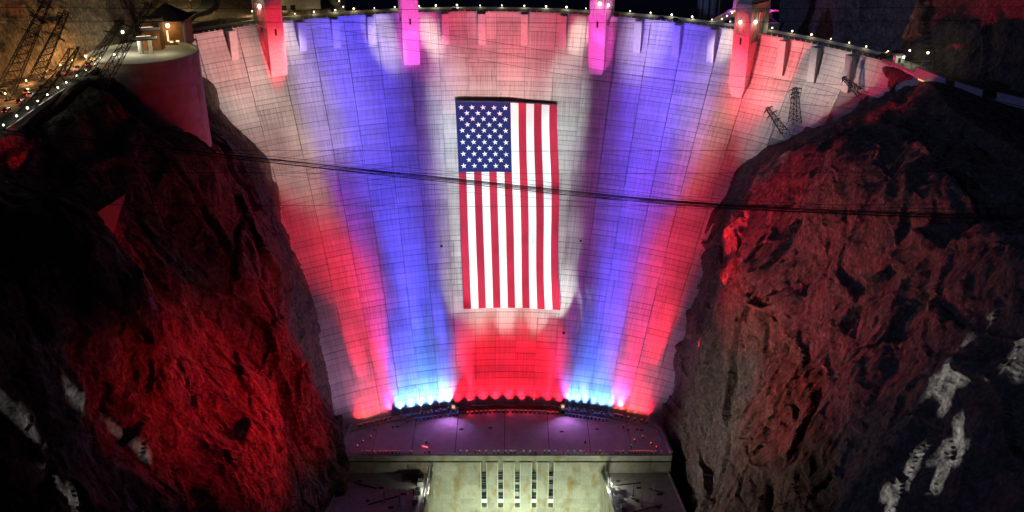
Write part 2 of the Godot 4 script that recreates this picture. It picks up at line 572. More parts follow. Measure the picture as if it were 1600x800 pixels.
	ribbon("road", [Vector3(158.5, 2.0, 112), Vector3(160.5, 2.8, 126), Vector3(163.0, 3.0, 146), Vector3(169, 3.1, 168), Vector3(180, 3.2, 190), Vector3(200, 3.3, 216)], 7.0, mottled("road concrete", Color(0.16, 0.17, 0.13), Color(0.26, 0.27, 0.21), 0.2, 52))

func ribbon(called: String, pts: Array, wide: float, m: Material) -> void:
	var s := Shape.new()
	var line := []
	for i in 61: line.append(spline(pts, i / 60.0))
	for i in 60:
		var d0: Vector3 = (line[mini(i + 1, 60)] - line[maxi(i - 1, 0)]).cross(Vector3.UP).normalized() * wide * 0.5
		var d1: Vector3 = (line[mini(i + 2, 60)] - line[i]).cross(Vector3.UP).normalized() * wide * 0.5
		s.quad(line[i] - d0, line[i] + d0, line[i + 1] + d1, line[i + 1] - d1)
		s.quad(line[i] + d0, line[i] + d0 + Vector3.DOWN, line[i + 1] + d1 + Vector3.DOWN, line[i + 1] + d1)
		s.quad(line[i] - d0, line[i] - d0 + Vector3.DOWN, line[i + 1] - d1 + Vector3.DOWN, line[i + 1] - d1)
	tag(obj(called, s, m), "", "", "", "structure")

# ---------------------------------------------------------------- dam
func build_dam() -> void:
	var dam := thing("arch_dam", "huge curved concrete arch dam washed in red, white and blue light", "dam")
	var im := concrete_image(2048, 1024, 82.0, 5, 1.0, 22)
	var tex := ImageTexture.create_from_image(im)
	var tones := []
	for k in 3:
		var m := mat("dam concrete %d" % k, Color.WHITE * [0.965, 1.0, 1.035][k])
		m.albedo_texture = tex
		m.roughness = 0.9
		tones.append(m)
	var plain := mottled("bare concrete", Color(0.30, 0.29, 0.27), Color(0.5, 0.485, 0.45), 0.06, 61)
	var joint := mat("dark joint", Color(0.19, 0.185, 0.175))
	# the body behind the blocks
	var s := Shape.new()
	var nx := 88
	var hs := []
	for i in 45: hs.append(i * 4.0)
	for i in nx:
		var x0 := -165.0 + 330.0 * i / nx
		var x1 := -165.0 + 330.0 * (i + 1) / nx
		for j in 44:
			s.quad(face(x0, hs[j], -0.55), face(x1, hs[j], -0.55), face(x1, hs[j + 1], -0.55), face(x0, hs[j + 1], -0.55))
		s.quad(crest(x0, 9.0, -0.3), crest(x1, 9.0, -0.3), crest(x1, 0.55, -0.3), crest(x0, 0.55, -0.3))
		s.quad(crest(x0, 9.0, -0.3), crest(x1, 9.0, -0.3), crest(x1, 9.0, -180), crest(x0, 9.0, -180))
	obj("body", s, joint, dam)
	# the face, poured in blocks between upright joints
	var row := 14.0
	for c in 22:
		var stand := rng.randf_range(0.0, 0.12)
		for r in 12:
			var h0 := r * row
			var h1 := minf(h0 + row, 166.0)
			var xm := face(-165.0 + 15.0 * (c + 0.5), (h0 + h1) / 2).x
			if xm < contact(LEFT_CONTACT, -h1) - 12 or xm > contact(RIGHT_CONTACT, -h1) + 12: continue
			obj("concrete_block", block(-165.0 + 15.0 * c, -165.0 + 15.0 * (c + 1), h0, h1, stand + rng.randf_range(0.0, 0.02)), tones[rng.randi() % 3], dam)
	# crest: curb, posts, road and the far parapet
	var road := mottled("crest road", Color(0.045, 0.045, 0.05), Color(0.08, 0.08, 0.082), 0.15, 62)
	var walk := Shape.new()
	var curb := Shape.new()
	var far := Shape.new()
	for i in 110:
		var x0 := -150.0 + 312.0 * i / 110
		var x1 := -150.0 + 312.0 * (i + 1) / 110
		walk.quad(crest(x0, 8.2, 0.02), crest(x1, 8.2, 0.02), crest(x1, 0.7, 0.02), crest(x0, 0.7, 0.02))
		band(curb, x0, x1, 0.75, -0.1, 0.05, 0.45)
		band(far, x0, x1, 8.9, 8.1, -0.3, 1.15)
	obj("crest_road", walk, road, dam)
	obj("curb", curb, plain, dam)
	obj("far_parapet", far, mottled("parapet concrete", Color(0.42, 0.40, 0.34), Color(0.6, 0.57, 0.5), 0.1, 63), dam)
	var post := Shape.new()
	post.box(Vector3(0, 0.6, 0), Vector3(0.34, 1.2, 0.3))
	var post_mesh := post.mesh(plain)
	var x := -132.0
	while x < 158.0:
		var p := put("parapet_post", post_mesh, dam)
		p.transform = Transform3D(crest_basis(x), crest(x, 0.3, 0.05))
		x += 3.0 * (1.0 / sqrt(1.0 + pow(face_z(x + 0.5, 0) - face_z(x - 0.5, 0), 2.0)))
	# the short piers below the crest
	for q in [-142.0, -123.2, -94.9, -79.6, -62.9, -26.0, -7.3, 14.5, 33.9, 70.2, 87.8, 102.6, 129.4, 139.9, 150.0]:
		var pier := Shape.new()
		pier.box(Vector3(0, -7.75, 1.1), Vector3(3.7, 15.3, 5.0))
		var o := obj("pier", pier, mottled("pier concrete", Color(0.38, 0.37, 0.34), Color(0.52, 0.5, 0.47), 0.08, 64), dam)
		o.transform = Transform3D(crest_basis(q), crest(q, 0, 0))
	# marks on the face: small openings with shutters
	var dark := mat("dark opening", Color(0.02, 0.02, 0.02))
	for q in [[677, -26.9, 103.0], [887, 32.6, 136.0], [912, 41.5, 100.0]]:
		var g := Shape.new()
		g.box(Vector3.ZERO, Vector3(1.1, 1.1, 0.6))
		var o := obj("drain_opening", g, dark, dam)
		var nrm := face_normal(q[1], q[2])
		o.transform = Transform3D(Basis(Vector3.UP.cross(nrm).normalized(), nrm.cross(Vector3.UP.cross(nrm).normalized()), nrm), on_face(q[1], q[2], 0.25))

func band(s: Shape, x0: float, x1: float, back: float, front: float, low: float, high: float) -> void:
	s.quad(crest(x0, front, low), crest(x0, front, high), crest(x1, front, high), crest(x1, front, low))
	s.quad(crest(x0, back, low), crest(x0, back, high), crest(x1, back, high), crest(x1, back, low))
	s.quad(crest(x0, back, high), crest(x0, front, high), crest(x1, front, high), crest(x1, back, high))

func block(xa: float, xb: float, ha: float, hb: float, proud: float) -> Shape:
	var s := Shape.new()
	s.has_n = true
	var gx := 0.12
	var gy := 0.005
	var a := xa + gx
	var b := xb - gx
	var c := ha + gy
	var d := hb - gy
	var put_v := func(x: float, h: float, out: float, n: Vector3) -> void:
		s.v.append(face(x, h, out))
		s.n.append(n)
		s.uv.append(Vector2(x / 330.0 + 0.5, h / 176.0))
	for j in 5:
		for i in 4:
			var x := lerpf(a, b, i / 3.0)
			var h := lerpf(c, d, j / 4.0)
			put_v.call(x, h, proud, face_normal(face(x, h).x, h))
	for j in 4:
		for i in 3:
			var k := j * 4 + i
			s.ix.append_array([k, k + 1, k + 5, k, k + 5, k + 4])
	for e in [[a, c, b, c, 3], [b, c, b, d, 4], [b, d, a, d, 3], [a, d, a, c, 4]]:
		var mid := (face((e[0] + e[2]) / 2, (e[1] + e[3]) / 2) - face((a + b) / 2, (c + d) / 2)).normalized()
		var k := s.v.size()
		for i in e[4] + 1:
			var t: float = i / float(e[4])
			put_v.call(lerpf(e[0], e[2], t), lerpf(e[1], e[3], t), proud, mid)
			put_v.call(lerpf(e[0], e[2], t), lerpf(e[1], e[3], t), -0.5, mid)
		for i in e[4]:
			var m: int = k + 2 * i
			s.ix.append_array([m, m + 2, m + 3, m, m + 3, m + 1])
	return s

# ---------------------------------------------------------------- towers on the crest
func build_towers() -> void:
	var conc := mottled("tower concrete", Color(0.36, 0.35, 0.33), Color(0.54, 0.52, 0.49), 0.09, 71)
	var dark := mat("dark opening", Color(0.02, 0.02, 0.02))
	var spec := [
		[-107.5, "crest tower under red light with a blazing lamp on top, near the round deck", [[-4.4, 9.2, 2.0, 1.0], [1.5, 8.0, 4.6, 0.8]]],
		[-44.0, "pink lit crest tower on the flag's canton side", []],
		[51.9, "pink lit crest tower with white lamps near its top", [[1.0, 7.6, 7.9, 0.75], [4.6, 6.6, 5.0, 0.6]]],
		[116.0, "red lit crest tower standing before the glowing pink intake tower", [[-0.6, 6.0, 8.0, 0.75], [4.7, 6.2, 4.0, 0.75]]],
	]
	for t in spec:
		var x: float = t[0]
		var o := thing("crest_tower", t[1], "tower", crest(x, 0, 0), "towers along the dam crest")
		o.transform.basis = crest_basis(x)
		var s := Shape.new()
		s.box(Vector3(0, -5.0, -0.6), Vector3(8.2, 38.0, 15.6))
		obj("shaft", s, conc, o)
		s = Shape.new()                                       # the tapering foot
		var f := [[-4.1, 7.2, -24], [4.1, 7.2, -24], [2.6, 6.4, -28.5], [-2.6, 6.4, -28.5]]
		var p := []
		for q in f: p.append(Vector3(q[0], q[2], q[1]))
		for q in f: p.append(Vector3(q[0], q[2], -6))
		s.quad(p[0], p[1], p[2], p[3])
		s.quad(p[1], p[5], p[6], p[2])
		s.quad(p[0], p[3], p[7], p[4])
		s.quad(p[3], p[2], p[6], p[7])
		obj("foot", s, conc, o)
		for k in 7:
			s = Shape.new()
			s.box(Vector3(-2.7 + k * 0.9, 5.0, 7.42), Vector3(0.42, 10.4, 0.5))
			obj("flute", s, conc, o)
		for sx in [-1, 1]:
			for k in 5:
				s = Shape.new()
				s.box(Vector3(sx * 4.3, 5.0, -4.0 + k * 2.0), Vector3(0.5, 10.4, 0.8))
				obj("flute", s, conc, o)
		s = Shape.new()
		s.box(Vector3(0, -2.6, 7.2), Vector3(0.9, 3.0, 0.3))
		obj("slot_window", s, dark, o)
		for y in [-0.3, -3.2]:
			s = Shape.new()
			s.box(Vector3(0, y, -2.0), Vector3(9.6, 0.7, 14.0))
			obj("ledge", s, conc, o)
		s = Shape.new()
		s.box(Vector3(0, 15.0, -0.6), Vector3(6.6, 2.2, 13.6))
		s.box(Vector3(0, 16.8, -0.6), Vector3(5.0, 1.6, 11.4))
		obj("cap", s, conc, o)
		for q in t[2]:
			s = Shape.new()
			s.ball(Vector3(q[0], q[1], q[2]), q[3], 6, 10)
			var lamp := obj("lamp", s, glow("tower lamp", Color(1.0, 0.93, 0.72), 5.0), o)
			lamp.cast_shadow = GeometryInstance3D.SHADOW_CASTING_SETTING_ON
			var om := OmniLight3D.new()
			om.name = "lamp_light"
			om.light_color = Color(1.0, 0.95, 0.82)
			om.light_energy = 9.0 * q[3]
			om.omni_range = 80
			om.omni_attenuation = 2
			om.light_size = 0.3
			om.shadow_enabled = true
			om.position = Vector3(q[0] + (signf(q[0]) if absf(q[0]) > 4 else 0.0) * (q[3] + 0.4), q[1] - 0.5, q[2] + (q[3] + 0.5 if q[2] > 7 else 0.0))
			lamp.add_child(om, true)

# ---------------------------------------------------------------- flag
func flag_at(s: float, t: float, out := 0.0) -> Vector3:
	var x := lerpf(lerpf(-21.0, -15.6, t), 30.9, s) + 0.45 * sin(t * 9.0 + s * 4.0) * s * s + 0.2 * sin(t * 5.0 + 1.0) * (1.0 - s) * sin(PI * t)
	var h := lerpf(lerpf(42.0, 42.9, s), 127.7, t)
	return on_face(x, h, 0.62 + out + 0.16 * sin(s * 17.0 + t * 3.0) * (0.4 + t) + 0.09 * sin(t * 31.0 + s * 6.0) + 0.07 * sin(t * 63.0 - s * 9.0 + sin(s * 21.0)))

func flag_patch(s0: float, s1: float, t0: float, t1: float, ns: int, nt: int) -> Shape:
	var p := Shape.new()
	for i in ns:
		for j in nt:
			var a := lerpf(s0, s1, float(i) / ns)
			var b := lerpf(s0, s1, float(i + 1) / ns)
			var c := lerpf(t0, t1, float(j) / nt)
			var d := lerpf(t0, t1, float(j + 1) / nt)
			p.quad(flag_at(a, c), flag_at(b, c), flag_at(b, d), flag_at(a, d))
	return p

func build_flag() -> void:
	var flag := thing("flag", "giant flag of red and white stripes with white stars on blue, hung down the dam", "flag")
	var weave := bump_tex(0.05, 3, 81)
	var cloth := {}
	for c in [["red", Color(0.42, 0.018, 0.05)], ["white", Color(0.80, 0.81, 0.80)], ["blue", Color(0.014, 0.020, 0.125)]]:
		var m := mat("flag " + c[0], c[1], 0.9)
		m.uv1_triplanar = true
		m.uv1_scale = Vector3.ONE * 0.08
		m.heightmap_enabled = true
		m.heightmap_scale = 25.0
		m.heightmap_texture = weave
		m.rim_enabled = true
		m.rim = 0.2
		cloth[c[0]] = m
	var tc := 0.362
	var sc := 7.0 / 13.0
	for k in 13:
		var t0 := tc if k < 7 else 0.0
		obj("stripe", flag_patch(k / 13.0, (k + 1) / 13.0, t0, 1.0, 2, 40 if k < 7 else 62), cloth["red" if k % 2 == 0 else "white"], flag)
	var canton := obj("canton", flag_patch(0, sc, 0, tc, 12, 22), cloth.blue, flag)
	for i in 11:
		var n := 5 if i % 2 == 0 else 4
		for j in n:
			var s := sc * ((2 * j + 1) if n == 5 else (2 * j + 2)) / 10.0
			var t := tc * (i + 1) / 12.0
			var star := Shape.new()
			var pts := []
			for q in 10:
				var a := TAU * q / 10.0 + PI / 2 + 0.12
				var r := 1.5 if q % 2 == 0 else 0.6
				pts.append(flag_at(s + cos(a) * r / 51.0, t - sin(a) * r / 104.0, 0.14))
			var mid := flag_at(s, t, 0.2)
			for q in 10: star.tri(mid, pts[(q + 1) % 10], pts[q])
			obj("star", star, cloth.white, canton)
	var bar := Shape.new()
	for i in 12: bar.tube(flag_at(i / 12.0, -0.003, 0.1), flag_at((i + 1) / 12.0, -0.003, 0.1), 0.3, 0.3, 6)
	obj("top_bar", bar, mat("dark steel", Color(0.03, 0.03, 0.032), 0.5, 0.4), flag)

# ---------------------------------------------------------------- powerhouse
func build_powerhouse() -> void:
	var ph := thing("powerhouse", "wide concrete powerhouse with flat roof deck at the foot of the dam", "power station", Vector3(0, 0, 0))
	var im := concrete_image(1024, 512, 9.0, 9, 0.5, 12)
	var board := mat("board marked concrete", Color(0.95, 0.97, 0.9))
	board.albedo_texture = ImageTexture.create_from_image(im)
	board.uv1_triplanar = true
	board.uv1_world_triplanar = true
	board.uv1_scale = Vector3(0.022, 0.045, 0.022)
	var rust := noise_tex(0.014, 4, Color(1, 1, 1), Color(0.86, 0.76, 0.58), 91)
	rust.color_ramp.set_offset(0, 0.5)
	rust.color_ramp.set_offset(1, 1.0)
	board.detail_enabled = true
	board.detail_blend_mode = BaseMaterial3D.BLEND_MODE_MUL
	board.detail_uv_layer = BaseMaterial3D.DETAIL_UV_2
	board.detail_albedo = rust
	board.uv2_triplanar = true
	board.uv2_world_triplanar = true
	board.uv2_scale = Vector3(0.02, 0.012, 0.02)
	var deck := mottled("roof deck", Color(0.58, 0.57, 0.58), Color(0.74, 0.73, 0.73), 0.035, 92)
	deck.detail_enabled = true
	deck.detail_blend_mode = BaseMaterial3D.BLEND_MODE_MUL
	deck.detail_uv_layer = BaseMaterial3D.DETAIL_UV_2
	deck.detail_albedo = noise_tex(0.03, 4, Color(0.82, 0.82, 0.82), Color(1, 1, 1), 93)
	deck.uv2_triplanar = true
	deck.uv2_world_triplanar = true
	deck.uv2_scale = Vector3.ONE * 0.12
	var tar := mat("tar seam", Color(0.05, 0.048, 0.05))
	# roof deck in slabs with dark seams
	var s := Shape.new()
	s.box(Vector3(4.0, DECK - 1.6, 121.0), Vector3(146, 3.0, 55.2))
	obj("roof_slab", s, tar, ph)
	var edges := [-69.0, -53.0, -36.0, -17.0, 4.5, 24.0, 42.0, 60.0, 77.0]
	for i in 8:
		s = Shape.new()
		s.box(Vector3((edges[i] + edges[i + 1]) / 2, DECK - 0.05, 121.4), Vector3(edges[i + 1] - edges[i] - 0.28, 0.2, 53.0))
		obj("deck_panel", s, deck, ph)
	for q in [[-44, 127], [-15, 129], [-2, 128], [30, 131], [46, 129], [66, 130]]:
		s = Shape.new()
		s.box(Vector3(q[0], DECK + 0.12, q[1]), Vector3(1.8, 0.16, 0.9))
		obj("hatch", s, tar, ph)
	# kerb along the toe of the dam
	var wall := Shape.new()
	var step := Shape.new()
	for i in 60:
		var x0 := -66.0 + 140.0 * i / 60
		var x1 := -66.0 + 140.0 * (i + 1) / 60
		var z0 := face_z(x0, 160.0)
		var z1 := face_z(x1, 160.0)
		if x0 > -19.0 and x1 < 31.5:
			prism(wall, x0, x1, z0 + 5.6, z1 + 5.6, 0.6, DECK - 0.4, TOE + 0.3)
			prism(step, x0, x1, z0 + 6.2, z1 + 6.2, 1.3, DECK - 0.4, DECK + 0.75)
		else:
			var k := Shape.new()
			prism(k, x0, x1, z0 + 5.0, z1 + 5.0, 0.9, DECK - 0.4, DECK + 0.55)
			obj("toe_kerb", k, mats["bare concrete"], ph)
	obj("toe_wall", wall, mat("dark painted wall", Color(0.06, 0.055, 0.06)), ph)
	obj("toe_step", step, mats["bare concrete"], ph)
	for q in [[Vector3(-64.5, DECK, 124.5), Vector3(-68.4, DECK, 147.6)], [Vector3(72.4, DECK, 121.5), Vector3(76.8, DECK, 147.6)]]:
		s = Shape.new()
		var d: Vector3 = q[1] - q[0]
		s.box((q[0] + q[1]) / 2 + Vector3(0, 0.75, 0), Vector3(1.2, 1.5, d.length()), Basis(Vector3.UP, atan2(d.x, d.z)))
		obj("side_parapet", s, mats["bare concrete"], ph)
	# front: parapet, shadow groove, upper band, five tall slots between wall panels
	s = Shape.new()
	s.box(Vector3(4.1, -163.35, FACADE - 0.4), Vector3(145.6, 2.7, 2.0))
	obj("parapet", s, board, ph)
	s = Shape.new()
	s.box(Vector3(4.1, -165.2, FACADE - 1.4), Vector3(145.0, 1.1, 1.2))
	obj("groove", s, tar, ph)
	var slots := [[-5.9, -3.2], [1.45, 4.1], [8.8, 11.4], [16.2, 18.8], [23.6, 26.2]]
	var x := -68.6
	var cuts := []
	for q in slots:
		cuts.append([x, q[0]])
		x = q[1]
	cuts.append([x, 76.8])
	for q in cuts:
		s = Shape.new()
		s.box(Vector3((q[0] + q[1]) / 2, -168.35, FACADE - 1.05), Vector3(q[1] - q[0], 5.2, 2.5))
		obj("upper_wall_panel", s, board, ph)
		s = Shape.new()
		s.box(Vector3((q[0] + q[1]) / 2, -189.5, FACADE - 1.2), Vector3(q[1] - q[0], 37.0, 2.5))
		obj("wall_panel", s, board, ph)
	s = Shape.new()
	s.box(Vector3(10.0, -199.0, FACADE - 1.25), Vector3(31.8, 18.0, 2.3))
	obj("sill_wall", s, board, ph)
	s = Shape.new()
	s.box(Vector3(10.0, -186.0, FACADE - 3.0), Vector3(34, 40, 1.0))
	obj("back_wall", s, board, ph)
	var glass := mat("slot glass", Color(0.018, 0.022, 0.026), 0.7)
	var steel := mat("grey steel", Color(0.22, 0.24, 0.25), 0.5, 0.3)
	var lit := glow("lit window", Color(0.78, 1.0, 0.72), 1.1)
	for q in slots:
		var xm: float = (q[0] + q[1]) / 2
		s = Shape.new()
		s.box(Vector3(xm, -179.4, FACADE - 2.35), Vector3(2.5, 15.4, 0.3))
		var win := obj("window", s, steel, ph)
		var y := -172.2
		var k := 0
		while y > -186.4:
			var hgt: float = [1.5, 1.0, 2.0, 1.3, 1.0, 2.6, 1.6, 2.2][k % 8]
			if (k + int(xm)) % 3 != 2 or k < 2:
				s = Shape.new()
				s.box(Vector3(xm, y - hgt / 2, FACADE - 2.16), Vector3(2.3, hgt - 0.3, 0.1))
				obj("pane", s, glass, win)
			y -= hgt
			k += 1
		s = Shape.new()
		s.box(Vector3(xm, -188.1, FACADE - 2.3), Vector3(2.5, 1.9, 0.3))
		obj("lit_window", s, lit, ph)
		for sx in [0, 1]:
			s = Shape.new()
			s.box(Vector3(q[sx] + (0.06 if sx == 0 else -0.06), -178.0, FACADE - 0.9), Vector3(0.3, 24.4, 2.4))
			obj("slot_reveal", s, mat("white painted reveal", Color(0.7, 0.72, 0.66)), ph)
	# wings either side of the forecourt
	var tar_roof := mottled("tar roof", Color(0.28, 0.275, 0.29), Color(0.42, 0.41, 0.425), 0.05, 94)
	for w in [[-64.3, -26.9, -75.0, -31.2, "left"], [46.8, 75.9, 55.0, 83.4, "right"]]:
		s = Shape.new()
		var yb := -208.0
		var zb := 215.0
		var a := Vector3(w[0], -171.4, FACADE)
		var b := Vector3(w[1], -171.4, FACADE)
		var c := Vector3(w[3], -171.4, zb)
		var d := Vector3(w[2], -171.4, zb)
		s.quad(a, b, c, d)
		obj("wing_roof", s, tar_roof, ph)
		s = Shape.new()
		for e in [[a, d], [b, c]]:
			s.quad(e[0], e[1], Vector3(e[1].x, yb, e[1].z), Vector3(e[0].x, yb, e[0].z))
		s.quad(d, c, Vector3(c.x, yb, c.z), Vector3(d.x, yb, d.z))
		obj("wing_wall", s, board, ph)
		for e in [[a, d], [b, c]]:
			s = Shape.new()
			var l: Vector3 = e[1] - e[0]
			s.box((e[0] + e[1]) / 2 + Vector3(0, 0.45, 0), Vector3(0.7, 0.9, l.length()), Basis(Vector3.UP, atan2(l.x, l.z)))
			obj("wing_parapet", s, mats["bare concrete"], ph)
		for k in 6:
			var z := 155.0 + k * 4.4
			var f := (z - FACADE) / (zb - FACADE)
			s = Shape.new()
			s.box(Vector3(lerpf(lerpf(w[0], w[1], 0.2 + 0.09 * ((k * 3) % 7)), lerpf(w[2], w[3], 0.2 + 0.09 * ((k * 3) % 7)), f), -171.1, z), Vector3(1.4 + 0.5 * (k % 3), 0.6, 0.7))
			obj("roof_vent", s, tar, ph)
	s = Shape.new()
	s.box(Vector3(-35, -170.9, 153), Vector3(9, 0.5, 5))
	for k in 6: s.box(Vector3(-38.8 + k * 1.5, -170.4, 153), Vector3(0.3, 0.6, 5))
	obj("roof_grating", s, tar, ph)
	# forecourt floor
	s = Shape.new()
	s.box(Vector3(8, -206.5, 200), Vector3(82, 3, 104))
	tag(obj("forecourt_ground", s, mats["bare concrete"]), "", "", "", "structure")
	# kiosks at the ends of the toe wall
	for q in [[-19.2, "small pale kiosk with yellow opening at the left end of the dark toe wall"], [31.2, "small pale kiosk with yellow panel at the right end of the dark toe wall"]]:
		var k := thing("kiosk", q[1], "kiosk", Vector3(q[0], DECK, face_z(q[0], 160.0) + 6.2), "kiosks on the toe wall")
		s = Shape.new()
		s.box(Vector3(0, 2.6, 0), Vector3(2.2, 5.2, 2.2))
		obj("shell", s, mat("pale paint", Color(0.5, 0.48, 0.44)), k)
		s = Shape.new()
		s.box(Vector3(0, 5.35, 0), Vector3(2.6, 0.3, 2.6))
		obj("roof", s, mats["pale paint"], k)
		s = Shape.new()
		s.box(Vector3(0, 3.9, 1.13), Vector3(1.3, 1.6, 0.1))
		obj("lit_window", s, glow("kiosk window glow", Color(1.0, 0.72, 0.3), 0.8), k)
		s = Shape.new()
		s.box(Vector3(0, 1.0, 1.13), Vector3(1.1, 1.9, 0.1))
		obj("door", s, mat("dark painted wall", Color(0.06, 0.055, 0.06)), k)
		s = Shape.new()
		s.tube(Vector3(0, 5.5, 0.6), Vector3(0, 6.4, 0.6), 0.1)
		s.box(Vector3(0, 6.5, 0.9), Vector3(0.9, 0.5, 0.5), Basis(Vector3.RIGHT, 0.5))
		obj("roof_lamp", s, mats["lamp case"] if mats.has("lamp case") else mat("lamp case", Color(0.04, 0.04, 0.04)), k)
		spot(k, Vector3(q[0], DECK + 6.3, k.position.z + 1.7), Vector3(q[0] + (-6.0 if q[0] < 0 else 6.0), DECK, k.position.z + 34), "violet3", 68, 1.0, 240.0)

	# railings along the parapet, pipes and plant on the wing roofs
	s = Shape.new()
	for k in 50: s.box(Vector3(-67.0 + k * 2.9, DECK + 0.55, FACADE + 0.2), Vector3(0.09, 1.1, 0.09))
	for y in [0.6, 1.1]: s.box(Vector3(4.0, DECK + y, FACADE + 0.2), Vector3(143, 0.07, 0.07))
	tag(obj("railing", s, steel, ph), "", "", "", "stuff")
	for q in [[-60.0, 156.0, -50.0, 160.0], [-52.0, 171.0, -40.0, 165.0], [-34.0, 160.0, -33.0, 172.0], [52.0, 158.0, 63.0, 156.0], [57.0, 176.0, 70.0, 171.0], [66.0, 160.0, 72.0, 163.5]]:
		s = Shape.new()
		s.tube(Vector3(q[0], -171.0, q[1]), Vector3(q[2], -171.0, q[3]), 0.28, 0.28, 8)
		obj("roof_pipe", s, tar, ph)
	for q in [[-31.5, 157.0], [-32.0, 163.0], [-32.6, 169.0], [52.0, 162.5], [53.0, 168.0], [54.0, 173.5]]:
		s = Shape.new()
		s.box(Vector3(q[0], -170.2, q[1]), Vector3(2.2, 2.2, 2.8))
		for k in 4: s.box(Vector3(q[0] + 1.2, -170.3, q[1] - 1.0 + k * 0.66), Vector3(0.25, 1.6, 0.4))
		for k in 3: s.tube(Vector3(q[0] - 0.6 + k * 0.6, -169.1, q[1]), Vector3(q[0] - 0.6 + k * 0.6, -168.1, q[1]), 0.14, 0.1, 6)
		obj("transformer", s, steel, ph)

	build_switchyard()

func prism(s: Shape, x0: float, x1: float, z0: float, z1: float, deep: float, y0: float, y1: float) -> void:
	var a := Vector3(x0, y1, z0)
	var b := Vector3(x1, y1, z1)
	var c := Vector3(x1, y1, z1 + deep)
	var d := Vector3(x0, y1, z0 + deep)
	var dn := Vector3(0, y0 - y1, 0)
	s.quad(a, b, c, d)
	s.quad(d, c, c + dn, d + dn)
	s.quad(b, a, a + dn, b + dn)

